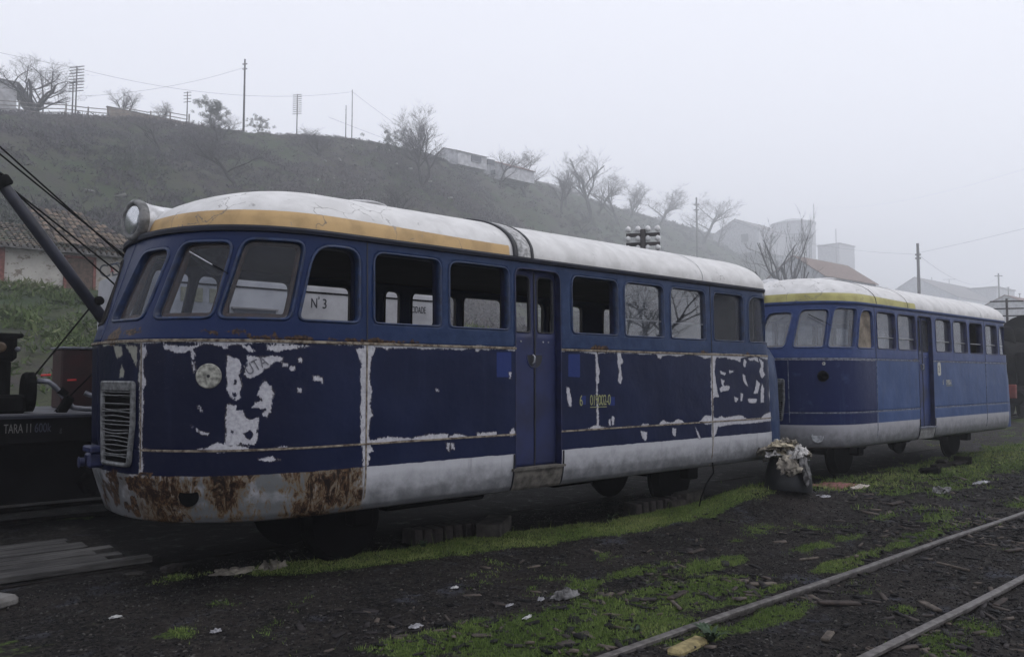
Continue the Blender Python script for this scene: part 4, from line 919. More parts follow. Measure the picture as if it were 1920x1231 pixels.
def tree(kind, x, y, h, rz, label, group='bare trees on the hillside', z=None, wide=1.):
    spec = {'big': (21, 10, .62, 2, .42, 1.15), 'round': (5, 10, 1.0, 1, .22, 1.15), 'tall': (9, 10, .6, 1, .3, 1.), 'thin': (13, 10, .7, 1, .25, .75), 'shrub': (17, 10, .9, 4, .15, .8), 'vase': (29, 10, .42, 4, .2, .55)}[kind]
    if kind not in TREES:
        tk, cr = bare_tree(*spec)
        zmax = max(v[2] for v in cr.v); s0 = 10/zmax; tk.v = [(a*s0, b*s0, c*s0) for a, b, c in tk.v]; cr.v = [(a*s0, b*s0, c*s0) for a, b, c in cr.v]
        T = thing('bare_tree', (0, 0, 0), label, 'tree', group); a = tk.build('trunk', M['bark'], T, True, local=True); b = cr.build('crown', M['twig'], T, local=True); TREES[kind] = (T, a, b, [True])
    T, a, b, first = TREES[kind]
    if not first[0]:
        T = T.copy(); COL.objects.link(T)
        for c in (a, b): c2 = c.copy(); COL.objects.link(c2); c2.parent = T
    first[0] = False
    T.location = (x, y, (tz(x, y) if z is None else z)-.05); T.rotation_euler = (0, 0, rz); s_ = h/10; T.scale = (s_*wide, s_*wide, s_); tag(T, label, 'tree', group); return T
tree('big', 83.9, 121.0, 17.2, 1.0, 'tall forked bare tree standing alone in the middle of the hillside', wide=1.1)
tree('shrub', 25.0, 141.5, 9.2, .3, 'wide leafless tree on the skyline left of the telegraph pole', wide=1.35)
tree('shrub', 38.0, 143.4, 5.5, .8, 'small leafless bush behind the skyline fence, right of the telegraph pole')
tree('shrub', 44.1, 143.6, 4.4, 2.2, 'low twiggy bush behind the end of the tan wall on the skyline')
tree('thin', 129.7, 152.6, 10.7, 2.9, 'small pale bare tree below the red roofed house')
tree('round', 145.3, 159.9, 16.8, 4.4, 'bare dark stemmed tree just right of the red roofed house')
tree('thin', 176.9, 175.9, 16.8, 5.0, 'hazy thin bare tree between two dark ones on the slope')
tree('tall', 192.9, 180.6, 23.5, 1.9, 'tall dense bare tree halfway down the ridge line', wide=1.15)
tree('tall', 164.4, 165.4, 14.1, 3.3, 'shorter bare tree left of the tall dense one')
tree('round', 207.3, 189.7, 17.6, 2.3, 'bushy bare tree close behind the tall dense one, a little lower')
tree('thin', 223.6, 194.5, 20.6, .4, 'loose hazy bare tree right of the tall dense one')
tree('round', 297.8, 234.1, 22.1, 2.5, 'rounded bushy bare tree in the mist left of the lamp pole', wide=1.2)
tree('shrub', 269.3, 227.0, 17.3, 1.1, 'faint wide bush in the mist at the far end of the slope')
tree('round', 332.3, 233.6, 25.1, 1.2, 'rounded bare tree directly behind the lamp pole', wide=1.2)
tree('thin', 359.3, 243.4, 21.2, 3.9, 'faint small bare tree on the misty slope right of the lamp pole')
tree('vase', 142.5, 81.9, 28.0, 2.6, 'many stemmed bare tree fanning out in front of the white gabled house', z=8.0, wide=.8)
for i, (x, y, h, k, l) in enumerate([(361.0, 174.8, 32.3, 'round', 'dense misty tree just right of the white gabled house'), (380.0, 172.9, 29.4, 'shrub', 'second misty bush right of the gabled house'), (402.8, 171.9, 28.5, 'round', 'third misty tree right of the gabled house, sloping down'), (425.6, 171.0, 25.6, 'shrub', 'fourth misty bush right of the gabled house, lower'), (452.2, 172.9, 24.7, 'thin', 'faint thin misty tree nearest to the wide low roof')]): tree(k, x, y, h, i*1.3, l, wide=1.3)
tree('round', 21.0, -6.2, 8.5, .7, 'bare tree standing across the yard, mirrored in the railcar side windows', 'trees across the yard', z=0)
rb_ = random.Random(8)
for i in range(16):
    bx_ = rb_.uniform(30, 120) if i < 10 else rb_.uniform(120, 210); by_ = np.interp(bx_, XR, YRD)*rb_.uniform(.62, .93)
    tree(['shrub', 'round', 'thin'][i % 3], bx_, by_, rb_.uniform(4, 8), i*1.7, 'low twiggy leafless bush among the brambles on the misty slope', 'leafless bushes among the brambles', wide=1.3)
def evergreen(x, y, h, wd, label, seed, name='evergreen_bush', z=None):
    z0 = tz(x, y) if z is None else z; T = thing(name, (x, y, z0), label, 'bush', 'dark evergreen bushes on the ridge'); tk = MB(); rd = random.Random(seed)
    for k in range(5): a = rd.uniform(0, 6.28); tk.tube([(0, 0, -.1), (math.cos(a)*wd*.2, math.sin(a)*wd*.2, h*.4), (math.cos(a)*wd*.45, math.sin(a)*wd*.45, h*rd.uniform(.7, 1.0))], [.06, .04, .01], 5)
    tk.build('trunk', M['bark'], T, local=True)
    n = 60; c = np.stack([rs.normal(0, wd*.33, n), rs.normal(0, wd*.33, n), rs.uniform(.15, .85, n)*h], -1); V = clumps(c, rs.uniform(.2, .5, n)*h*.30, 120, .28, 1.)
    mesh('crown', V, np.arange(len(V)).reshape(-1, 3), M['darkleaf'], T, local=True, attrs=dict(hue=np.repeat(rs.random(n*120), 3)))
M['darkleaf'] = leafmat('dark_evergreen_leaves', (.012, .020, .010), (.024, .036, .018), (.045, .055, .03))
evergreen(52.8, 142.5, 5.5, 4.2, 'dark evergreen bush on the skyline left of the tall pole', 3); evergreen(61.8, 143.4, 3.0, 3.4, 'small dark bush right at the foot of the tall skyline pole', 4)
evergreen(84.4, 131.2, 4.6, 6.1, 'dark thicket just left of the tall forked tree', 6)

# ------------------------------------------------------------------ poles and wires
M['pole'] = simple('weathered_pole', (.055, .050, .050), .9, .3, 3); M['mast'] = simple('concrete_pole', (.17, .17, .17), .9, .2, 3); M['porc'] = simple('white_porcelain', (.62, .62, .62), .3, .1, 8); M['wire'] = simple('dark_wire', (.03, .03, .03), .6, .1, 3)
def pole(name, x, y, h, r, label, arms=0, aw=1.2, gap=.3, ang=0., ins=0, z=None, m='pole', top=.15, group='telegraph poles', cat='telegraph pole', side=2):
    z0 = tz(x, y) if z is None else z; T = thing(name, (x, y, z0), label, cat, group)
    MB().tube([(0, 0, -.3), (.01, 0, h*.5), (0, 0, h)], [r, r*.85, r*.7], 10).build('pole', M[m], T, True, local=True)
    ca, sa = math.cos(ang), math.sin(ang)
    for k in range(arms):
        zz = h-top-k*gap; b = MB(); b.box((0, 0, zz), (aw, r*.8, r*.8), rz=ang); a = b.build('crossarm', M[m], T, local=True)
        if ins:
            ib = MB()
            for j in range(ins):
                t = (j-(ins-1)/2)/(ins-1)*aw*.88; t += (.06 if t > 0 else -.06)*0
                ib.lathe((ca*t, sa*t, zz+r*.6), (0, 0, 1), [(0, .012), (.01, .014), (.02, .046), (.07, .052), (.11, .034), (.125, .008)], 8)
            ib.build('insulator', M['porc'], a, True, local=True)
    return T
PA = rad(-55)
pole('telegraph_pole', 31.0, 144.4, 9.3, 0.13, 'skyline telegraph pole with nine crossarms beside the wide leafless tree', 9, 2.85, 0.51, PA)
pole('wooden_post', 30.2, 142.9, 6.1, 0.13, 'short post beside the telegraph pole on the skyline', 1, 0.95, 0.38, PA, group='poles on the ridge', cat='post', top=0.19)
pole('wooden_pole', 59.0, 143.4, 14.1, 0.21, 'tall plain pole, highest on the skyline, above the left railcar end', 2, 0.95, 0.95, PA, top=0.95, group='poles on the ridge', cat='pole')
pole('telegraph_pole', 69.7, 143.4, 8.4, 0.11, 'far skyline telegraph pole with ten short crossarms, right of the tall plain pole', 10, 1.90, 0.42, PA)
pole('wooden_pole', 81.9, 143.4, 10.3, 0.10, 'thin pale pole on the skyline left of the forked tree', 0, group='poles on the ridge', cat='pole')
pole('wooden_post', 80.2, 142.9, 6.8, 0.10, 'short pole just left of the thin pale skyline pole', 0, group='poles on the ridge', cat='post')
pole('telegraph_pole', 48.6, 143.4, 5.9, 0.11, 'small telegraph pole with four crossarms behind the tan wall', 4, 1.52, 0.57, PA)
pole('telegraph_pole', 11.55, 9.45, 4.38, .075, 'near telegraph pole with four crossarms of white insulators above the railcar roof', 4, .62, .175, PA, 4, z=0, top=.1)
lp = pole('lamp_pole', 209.0, 149.2, 35.6, 0.38, 'grey concrete pole carrying a street lamp in front of the misty slope', 2, 1.71, 1.71, PA, z=22.7, m='mast', top=2.28, group='poles in the mist', cat='lamp pole')
b = MB(); b.tube([(0, 0, 17.2), (-.9, 1.0, 17.4), (-1.4, 1.6, 17.0)], .06, 6); b.box((-1.6, 1.9, 16.8), (1.0, .4, .3), rz=2.3, ry=.4, bev=.08); b.build('lamp_head', M['porc'], lp, local=True)
pole('mast', 509.2, 267.9, 52.5, 0.42, 'slim mast rising beside the round water tank', 0, z=66.6, m='mast', group='poles in the mist', cat='mast')
pole('mast', 516.8, 256.5, 43.6, 0.38, 'second slim mast right of the water tank', 0, z=57.5, m='mast', group='poles in the mist', cat='mast')
pole('telegraph_pole', 180.5, 71.2, 27.7, 0.40, 'dark pole standing clear above the roof of the second railcar', 2, 1.10, 0.80, PA, z=2.9, top=2.47)
pole('telegraph_pole', 380.0, 117.2, 41.6, 0.42, 'faint pole between the flat grey block and the right hand house', 1, 3.04, 1.52, PA, z=4.0, top=1.14)
pole('telegraph_pole', 40.5, 12.2, 5.15, .07, 'telegraph pole with eight crossarms at the right edge beside the railcar end', 8, 1.35, .33, PA, z=0, top=.12)
for i, (x, y, h) in enumerate([(260, 77.8, 24.5), (262, 75.5, 22.6)]): pole('mast', x, y, h, .18, ['very faint mast above the right hand house', 'very faint mast at the right edge of the picture'][i], 1, .8, .3, PA, z=3, m='mast', group='poles in the mist', cat='mast')
pole('mast', 497.8, 188.9, 47.1, 0.27, 'ghostly thin mast behind the wide low roof', 0, z=13.2, m='mast', group='poles in the mist', cat='mast')
pole('mast', 497.8, 179.4, 49.7, 0.27, 'ghostly thin aerial mast between the low roof and the flat block', 1, 6.84, 0.57, PA, z=8.6, m='mast', group='poles in the mist', cat='mast')
def wire(a, b, sag, label, r=.012, group='overhead wires'):
    n = 24; a = Vector(a); b = Vector(b); pts = [a.lerp(b, i/n)-Vector((0, 0, sag*4*(i/n)*(1-i/n))) for i in range(n+1)]
    o = a.copy(); mb_ = MB(); mb_.tube([p-o for p in pts], r, 4); tag(mb_.build('overhead_wire', M['wire'], local=True), label, 'wire', group).location = o
zt = lambda x, y, h: tz(x, y)+h
wire((-15.2, 144.4, zt(-15.2, 144.4, 12.16)), (31.0, 144.4, zt(31.0, 144.4, 8.93)), 0.9, 'thin wire running to the left edge from the nine armed pole', r=.022)
wire((31.0, 144.4, zt(31.0, 144.4, 8.93)), (81.9, 143.4, zt(81.9, 143.4, 9.88)), 2.5, 'thin sagging wire from the nine armed pole to the thin pale pole', r=.022)
wire((31.0, 144.4, zt(31.0, 144.4, 4.18)), (59.0, 143.4, zt(59.0, 143.4, 12.54)), 1.1, 'thin wire climbing from the nine armed pole to the tall plain pole', r=.022)
wire((81.9, 143.4, zt(81.9, 143.4, 9.88)), (142.5, 143.4, zt(142.5, 143.4, 6.46)), 2.8, 'thin wire falling away right from the thin pale pole', r=.022)
wire((209.0, 149.2, 56.1), (180.5, 71.2, 28.2), 3.6, 'faint wire from the lamp pole to the dark pole over the second railcar', r=.022)
wire((209.0, 149.2, 56.1), (76.0, 142.5, 53.6), 4.8, 'faint wire running left from the lamp pole across the slope', r=.022)
wire((180.5, 71.2, 28.2), (380.0, 117.2, 44.1), 4.9, 'faint wire from the dark pole over the second railcar to the faint one', r=.022)
wire((180.5, 71.2, 28.5), (199.5, -15.2, 51.7), 2.8, 'faint wire rising to the right edge from the dark pole', r=.022)
wire((509.2, 267.9, 116.3), (228.0, -3.8, 70.7), 11.4, 'long faint wire crossing the grey sky on the right', r=.022)

# ------------------------------------------------------------------ buildings
m = Mat('old_plaster'); n = m.noise(.9, 6, .65); n2 = m.noise(6, 5, .7); v = m.noise(1.4, 6, .75, m.scale((1, 1, 1.8)))
c = m.mix(m.ss(n, .35, .65), (.27, .255, .235), (.40, .385, .355)); c = m.mix(m.ss(v, .56, .59, 0, .9), c, m.mix(m.ss(n2, .4, .6), (.13, .11, .09), (.19, .165, .135))); M['plaster'] = m.out(c, .95, 0, n2, .5, .03, .1)
m = Mat('old_roof_tiles'); h = m.attr('hue'); n = m.noise(1.2, 5, .6); c = m.mix(m.ss(h, .1, .9), (.055, .045, .045), (.17, .13, .10)); c = m.mix(m.ss(n, .45, .7, 0, .75), c, (.07, .068, .055)); M['tile'] = m.out(c, .95, 0, None, spec=.15)
M['doorw'] = simple('faded_plank_door', (.085, .055, .042), .9, .3, 9); M['redw'] = simple('faded_red_frame', (.16, .06, .05), .9, .25, 8); M['bluepaint'] = simple('graffiti_blue', (.03, .06, .16), .8, .3, 20); M['redpaint'] = simple('graffiti_red', (.28, .05, .05), .8, .3, 20); M['blackpaint'] = simple('graffiti_black', (.03, .035, .05), .8, .3, 20)
M['whitewall'] = simple('white_washed_wall', (.52, .53, .56), .9, .12, 1.2); M['redroof'] = simple('orange_roof_tiles', (.19, .135, .115), .9, .3, 3); M['greyroof'] = simple('weathered_grey_roof', (.20, .19, .195), .9, .3, 2); M['greywall'] = simple('grey_render', (.42, .42, .44), .9, .2, 1); M['winglass'] = simple('dark_window_glass', (.05, .055, .07), .2, .2, 2)
M['redbrownroof'] = simple('faded_red_roof', (.16, .085, .075), .9, .3, 2)
def tileroof(name, x0, x1, y0, y1, z0, z1, m, parent, pitch=.22, rows=9, skew=0.):
    """a slope of barrel tiles: eave at y0,z0 rising to y1,z1"""
    nx = int((x1-x0)/pitch); V = []; Q = []; H = []
    rd = np.random.default_rng(4)
    for r in range(rows):
        ya, yb = y0+(y1-y0)*r/rows, y0+(y1-y0)*(r+1.15)/rows; za, zb = z0+(z1-z0)*r/rows, z0+(z1-z0)*(r+1.15)/rows
        for i in range(nx):
            if skew:   # hip: shorten the upper courses on the right
                if x0+i*pitch > x1-skew*r/rows: continue
            cx = x0+(i+.5)*pitch+rd.normal(0, .012); hh = rd.random(); dz = rd.normal(0, .012); b = len(V)
            for (yy, zz, k) in ((ya, za+.05, 1.), (yb, zb, .85)):
                for t in np.linspace(0, math.pi, 5): V.append((cx+math.cos(t)*pitch*.52*k, yy-.02, zz+math.sin(t)*pitch*.42*k+dz)); H.append(hh)
            for j in range(4): Q.append((b+j, b+j+1, b+6+j, b+5+j))
            V.append((cx, ya-.02, za+.02)); H.append(0); 
    return mesh(name, V, Q, m, parent, False, dict(hue=H))
def prism(name, pts, x0, x1, m, parent):
    n = len(pts); V = [(x0, a, b) for a, b in pts]+[(x1, a, b) for a, b in pts]; return mesh(name, V, [list(range(n))[::-1], list(range(n, 2*n))]+[(i, (i+1) % n, n+(i+1) % n, n+i) for i in range(n)], m, parent)
H = thing('old_house', (5, 39, tz(5, 38)), 'low plastered old house with a sagging tiled roof and a plank door, left edge', 'house')
MB().box((4.6, 40.5, 5.6), (14.4, 5, 3.15)).build('wall', M['plaster'], H)
wd = MB().box((8.52, 37.97, 5.85), (1.02, .08, 1.72)).build('door', M['doorw'], H)
fr = MB(); fr.box((7.95, 37.95, 5.85), (.11, .14, 1.8)); fr.box((9.09, 37.95, 5.85), (.11, .14, 1.8)); fr.box((8.52, 37.95, 6.76), (1.25, .14, .11)); fr.build('door_frame', M['redw'], wd)
MB().box((5.6, 37.95, 5.9), (.28, .12, 2.0)).build('window_shutter', M['redw'], H)
tileroof('roof', -3.2, 12.1, 37.55, 41.6, 6.92, 8.45, M['tile'], H, .23, 10)
tileroof('roof_hip', 6.9, 11.3, 37.6, 41.8, 7.15, 9.35, M['tile'], H, .23, 9, 2.2)
MB().box((4.5, 37.62, 6.90), (15.2, .22, .05)).build('eave_board', M['greyroof'], H)
bb = MB(); [bb.tube([(x, 37.45, 6.97), (x, 37.75, 6.99)], .075, 6) for x in np.arange(-3.1, 12.1, .23)]; bb.build('eave_tiles', M['stone'], H)
t1 = textmesh('graffiti', 'CDS', .80, M['blackpaint'], H, (9.35, 37.985, 5.95), (.97, 0, .25), (-.25, 0, .97), .006, .8); textmesh('graffiti', 'P', .42, M['redpaint'], H, (9.95, 37.98, 5.52), (1, 0, 0), (0, 0, 1), .006, .9); textmesh('graffiti', 'X', .35, M['redpaint'], H, (9.72, 37.97, 6.22), (1, 0, 0), (0, 0, 1), .006, .8)
gr = MB(); gr.tube([(9.8, 37.97, 6.55), (10.0, 37.97, 6.68), (10.25, 37.97, 6.58), (10.3, 37.97, 6.4)], .02, 5); gr.build('graffiti', M['bluepaint'], H)
def house(name, x0, x1, yc, wdt, z0, ze, za, wm, rm, label, cat='house', group='houses in the mist', over=.35, win=()):
    T = thing(name, ((x0+x1)/2, yc, z0), label, cat, group); h = wdt/2
    prism('wall', [(yc-h, z0-1), (yc-h, ze), (yc, za-.05), (yc+h, ze), (yc+h, z0-1)], x0, x1, wm, T)
    s_ = (za-ze)/h; t = .14; o = over
    for sg in (-1, 1): prism('roof', [(yc, za), (yc+sg*(h+o), ze-s_*o), (yc+sg*(h+o), ze-s_*o+t), (yc, za+t)] if sg > 0 else [(yc, za), (yc, za+t), (yc-h-o, ze-s_*o+t), (yc-h-o, ze-s_*o)], x0-.35, x1+.35, rm, T)
    for (x, y, z, dx, dy, dz) in win: w_ = MB().box((x, y, z), (dx, dy, dz)).build('window', M['winglass'], T); MB().box((x, y, z-dz/2-.06), (dx+.12, dy+.12, .08)).build('sill', M['greywall'], w_)
    return T
house('gabled_house', 159.6, 184.3, 88.9, 13.5, 4.4, 23.0, 27.8, M['whitewall'], M['redroof'], 'white gabled house with an orange tiled roof behind the second railcar', win=((171.00, 82.08, 18.27, 2.66, 0.19, 3.04),), over=.5)
house('hill_house', 117.8, 127.0, 160.0, 11.4, 54.9, 57.2, 59.1, M['greywall'], M['greyroof'], 'pale low house on the ridge right behind the forked tree', win=((123.50, 154.24, 56.09, 3.04, 0.38, 1.52), (128.25, 154.24, 56.09, 2.28, 0.38, 1.52)))
house('hill_house', 133.9, 144.4, 162.4, 14.2, 54.4, 56.7, 59.5, M['greywall'], M['redbrownroof'], 'house with a faded red gabled roof on the ridge beyond the forked tree', win=((133.85, 159.98, 55.52, 0.38, 1.71, 1.33),))
house('hill_house', 197.6, 231.8, 226.1, 19.0, 71.3, 72.6, 78.3, M['greywall'], M['greyroof'], 'long ghostly roof on the ridge behind the bare trees')
house('hill_house', 399.0, 429.4, 258.4, 30.4, 73.0, 85.2, 92.6, M['greywall'], M['greyroof'], 'misty house on the slope left of the round water tank', win=((398.81, 251.94, 80.60, 0.38, 4.37, 4.56), (414.20, 243.01, 80.22, 5.32, 0.38, 4.37)))
house('low_warehouse', 433.2, 509.2, 172.9, 41.8, 9.0, 41.5, 53.6, M['whitewall'], M['greyroof'], 'wide low roofed shed with a pale blue wall over the second railcar roof')
T = thing('flat_block', (509, 163, 14), 'flat topped grey block in the mist near the right edge', 'building', 'houses in the mist'); MB().box((509.2, 163.4, 32.7), (30.4, 19.4, 36.1)).build('wall', M['greywall'], T); MB().box((509.2, 163.4, 51.3), (31.5, 20.5, .8)).build('roof', M['greyroof'], T)
house('track_house', 226.1, 266.0, 68.4, 19.4, 2.2, 17.3, 22.1, M['greywall'], M['redbrownroof'], 'pale house with a reddish roof at the right edge beyond the telegraph pole', win=((225.97, 70.68, 14.47, 0.38, 2.47, 3.23), (235.60, 58.62, 14.09, 3.04, 0.38, 3.61)))
T = thing('flat_block', (551, 273.6, 75), 'small square hut on the ridge between the tank and the dense bushes', 'building', 'houses in the mist'); MB().box((551.0, 273.6, 85.0), (22.8, 16.1, 19.0)).build('wall', M['greywall'], T); MB().box((551, 273.6, 95), (23.9, 17.3, .8)).build('roof', M['greyroof'], T)
T = thing('water_tank', (503.5, 280.2, 70), 'tall round water tank with a walkway, pale in the mist', 'water tank'); WC = (503.5, 280.2)
MB().lathe((*WC, 66), (0, 0, 1), [(0, 14.4), (39, 14.4), (39.2, 15), (40, 15), (42.5, 7.6), (43.2, .2)], 40).build('tank_wall', M['greywall'], T, False)
wk = MB(); wa = [math.pi+.35+k*.10 for k in range(12)]
for a in wa: wk.tube([(WC[0]+15*math.cos(a), WC[1]+15*math.sin(a), 92), (WC[0]+15*math.cos(a), WC[1]+15*math.sin(a), 96.5)], .22, 4)
for z in (92, 94.2, 96.5): wk.tube([(WC[0]+15.1*math.cos(a), WC[1]+15.1*math.sin(a), z) for a in wa], .28, 4)
wk.build('walkway', M['pole'], T); ld = MB(); [ld.tube([(WC[0]+14.9*math.cos(a), WC[1]+14.9*math.sin(a), 66), (WC[0]+14.9*math.cos(a), WC[1]+14.9*math.sin(a), 106.5)], .35, 5) for a in (math.pi+1.25, math.pi+1.35, math.pi+.9)]; ld.build('ladder', M['pole'], T)
T = thing('ridge_building', (11, 148, 42), 'corner of a pale building with a sloping roof, top left on the skyline', 'building', 'houses in the mist'); prism('wall', [(145.5, 36), (145.5, 48.3), (152, 48.3), (152, 36)], 7, 22.8, M['greywall'], T); mesh('roof', [(7, 145, 48.3), (23, 145, 48.3), (26, 145, 44.7), (7, 152.4, 48.9), (23, 152.4, 48.9), (26, 152.4, 44.7)], [(0, 1, 4, 3), (1, 2, 5, 4)], M['greyroof'], T)
M['fencew'] = simple('weathered_fence_rail', (.20, .185, .17), .9, .3, 3); FY = 140.5
T = thing('ridge_fence', (32, FY, tz(32, FY)), 'pale wooden rail fence along the top of the hill at the left', 'fence')
for x in np.arange(16, 48.5, 3.2): MB().box((x, FY, tz(x, FY)+.7), (.2, .2, 2.5)).build('post', M['fencew'], T)
for k, dz in enumerate((.5, 1.1, 1.75)): MB().tube([(x, FY-.15, tz(x, FY)+dz+.05*math.sin(x*3+k)) for x in np.arange(15.5, 48.6, 3.2)], .085, 4).build('rail', M['fencew'], T)
zw = max(tz(x, 142) for x in np.arange(35, 50, 1))+.9
T = thing('ridge_wall', (42, 142, zw-2), 'low tan wall on the skyline right of the rail fence', 'wall'); MB().box((42.2, 142, zw-2.6), (14, .5, 3.2)).build('masonry', simple('tan_masonry', (.20, .16, .13), .9, .25, 1.5), T); MB().box((42.2, 142, zw-.94), (14.3, .7, .12)).build('coping', M['stone'], T)
# pale rubbish caught on the bank
M['paper'] = simple('dirty_white_paper', (.42, .42, .42), .9, .15, 10)
V, Q, hh = flakes(900, -1, 40, 13.5, 36, .08, .38, .6, .03, lambda a, b: .35*sstep(.45, .6, fbm(a*.3, b*.3, 3)), zf=lambda a, b: terr(a, b)+.12)
tag(mesh('bank_rubble', V, Q, leafmat('pale_rubble', (.16, .15, .13), (.30, .29, .27), (.5, .5, .5)), None, False, dict(hue=hh)), 'pale stones and scraps scattered over the green bank', 'rubble', kind='stuff')
V, Q, hh = flakes(700, 10, 120, 60, 135, .3, 1.4, .5, .10, lambda a, b: .4*sstep(.5, .62, fbm(a*.06, b*.06, 3)), zf=lambda a, b: terr(a, b)+.6)
tag(mesh('slope_rubble', V, Q, leafmat('pale_slope_rubble', (.09, .09, .09), (.16, .16, .15), (.36, .36, .36)), None, False, dict(hue=hh)), 'small pale stones and litter dotted over the brambly slope', 'rubble', kind='stuff')
# ------------------------------------------------------------------ crane wagon and its white cabin behind the near railcar
M['wagon'] = simple('matt_black_wagon', (.0035, .0033, .004), .95, .3, 5, spec=.06); M['cabw'] = simple('white_cabin_paint', (.34, .345, .37), .6, .14, 2.2); M['jib'] = simple('dark_blue_grey_steel', (.012, .014, .026), .5, .3, 7); M['redbox'] = simple('dark_red_paint', (.022, .003, .004), .6, .3, 5); M['palegrey'] = simple('silver_pipe', (.12, .125, .15), .4, .3, 9, metal=.3)
YW = 9.6; CY = 10.9
T = thing('crane_wagon', (2.5, CY, 0), 'black flat wagon with a crane jib, engine and riveted white cabin behind the near railcar', 'crane wagon')
fr = MB(); fr.box((1.6, CY, 1.09), (9.8, 2.6, .30), bev=.02); fr.box((1.6, CY, .88), (9.6, .9, .2)); wf = fr.build('wagon_frame', M['wagon'], T)
MB().box((1.6, YW-.01, 1.225), (9.8, .06, .03)).build('deck_edge', M['jib'], wf)
MB().box((1.0, CY, 1.245), (9, 2.5, .012)).build('deck', simple('pale_deck_plate', (.07, .072, .085), .7, .3, 3), T)
for x in (-1.5, .6, 4.2):
    for s_ in (-1, 1): MB().lathe((x, CY+s_*.56, .42), (0, -s_, 0), [(-.05, .1), (-.05, .3), (.05, .33), (.055, .36), (.08, .36), (.08, .08)], 24).build('wheel', M['wagon'], T)
ub = MB(); ub.box((1.0, YW+.25, .62), (5.8, .12, .62)); ub.box((3.9, YW+.25, .5), (1.4, .3, .5)); ub.box((-1.6, YW+.25, .5), (1.4, .3, .5)); ub.build('side_sill', M['wagon'], T)
textmesh('wagon_lettering', 'TARA 11', .135, M['lettr'] if 'lettr' in M else M.setdefault('lettr', simple('greyed_lettering', (.13, .13, .125), .8, .2, 40)), wf, (1.50, YW-.004, 1.065), (1, 0, 0), (0, 0, 1), .001, .50, 1.0)
textmesh('wagon_lettering', '600k', .135, simple('faded_blue_lettering', (.035, .04, .065), .8, .2, 40), wf, (1.775, YW-.004, 1.065), (1, 0, 0), (0, 0, 1), .001, .58, 1.0)
textmesh('wagon_lettering', 'g', .08, simple('faint_lettering', (.03, .035, .04), .8, .2, 40), wf, (2.01, YW-.004, 1.06), (1, 0, 0), (0, 0, 1), .001, .7)
# cabin: rounded top box with rivet line
pts = []; 
for t in np.linspace(0, math.pi/2, 8): pts.append((YW+.12-.12*math.sin(t), 2.98-.16+.16*math.cos(t)))
pts = pts+[(YW, 1.26), (2*CY-YW, 1.26)]+[(2*CY-q[0], q[1]) for q in reversed(pts[:8])]
cb = prism('cabin', pts, 2.98, 7.12, M['cabw'], T)
for x in (3.80, 7.0): MB().box((x, YW-.006, 2.05), (.05, .012, 1.5)).build('cover_strip', M['cabw'], cb)
MB().box((5.05, YW-.004, 2.79), (4.1, .008, .05)).build('cornice_strip', M['cabw'], cb)
rv = MB(); rv.box((5.05, YW-.006, 2.755), (4.1, .006, .02)); [rv.lathe((x, YW-.008, 2.755), (0, -1, 0), [(0, .012), (.006, .011), (.01, .004)], 6) for x in np.arange(3.0, 7.1, .045)]
[rv.lathe((x, YW-.012, z), (0, -1, 0), [(0, .014), (.006, .011), (.01, .004)], 6) for x in (3.80, 7.0) for z in np.arange(1.4, 2.7, .13)]; rv.build('rivet_line', M['black'], cb)
cw = MB().box((4.14, YW-.008, 2.28), (.54, .03, .40)).build('cabin_window', M['winglass'], cb); MB().box((4.14, YW-.016, 2.49), (.60, .04, .02)).build('sill', M['greyroof'], cw)
M['letb'] = simple('black_lettering', (.02, .022, .03), .7, .2, 30)
textmesh('cabin_lettering', 'N', .185, M['letb'], cb, (4.90, YW-.004, 2.55), (1, 0, 0), (0, 0, 1), .001, .72); textmesh('cabin_lettering', 'º', .12, M['letb'], cb, (5.005, YW-.004, 2.62), (1, 0, 0), (0, 0, 1), .001, .6); textmesh('cabin_lettering', '3', .185, M['letb'], cb, (5.065, YW-.004, 2.55), (1, 0, 0), (0, 0, 1), .001, .85)
textmesh('cabin_lettering', 'CAPACIDADE', .135, M['letb'], cb, (6.31, YW-.004, 2.57), (1, 0, 0), (0, 0, 1), .001, .52, 1.0)
for a, b_ in ((3.28, 2.62), (3.44, 2.62), (3.62, 2.62)): MB().box((a, YW-.005, b_), (.10, .006, .17)).build('stencilled_mark', simple('yellowish_grey_patch', (.22, .215, .15), .8, .2, 20), cb)
# jib with collar, hoist cables
a, b_ = Vector((2.9, CY-.45, 1.95)), Vector((.62, CY-.45, 5.05)); d = (b_-a)
MB().tube([a, a+d*.5, b_], [.068, .066, .058], 14).build('jib', M['jib'], T, True); c = Vector((1.53, CY-.45, 3.83)); u_ = d.normalized()
cl = MB(); cl.lathe(c-u_*.06, u_, [(0, .085), (.02, .10), (.10, .10), (.12, .085)], 16); cl.box(c+Vector((-.05, 0, .05)), (.14, .12, .12), ry=.5, bev=.02); cl.build('jib_collar', M['black'], T, True)
for p, q in (((.7, CY-.45, 4.9), (2.93, CY-.45, 3.02)), ((.75, CY-.35, 4.75), (3.05, CY-.35, 3.0)), ((1.60, CY-.45, 3.79), (2.85, CY-.45, 2.86)), ((1.66, CY-.38, 3.76), (2.83, CY-.38, 2.70)), ((2.56, CY-.45, 2.60), (1.84, CY-.45, 1.55)), ((2.64, CY-.6, 1.86), (2.06, CY-.6, 1.20))):
    MB().tube([p, q], .010, 6).build('cable', M['black'], T)
pu = MB(); pu.lathe((2.55, CY-.55, 2.55), (0, 1, 0), [(0, .03), (.02, .055), (.04, .045), (.06, .055), (.07, .03)], 18); pu.build('pulley', M['black'], T)
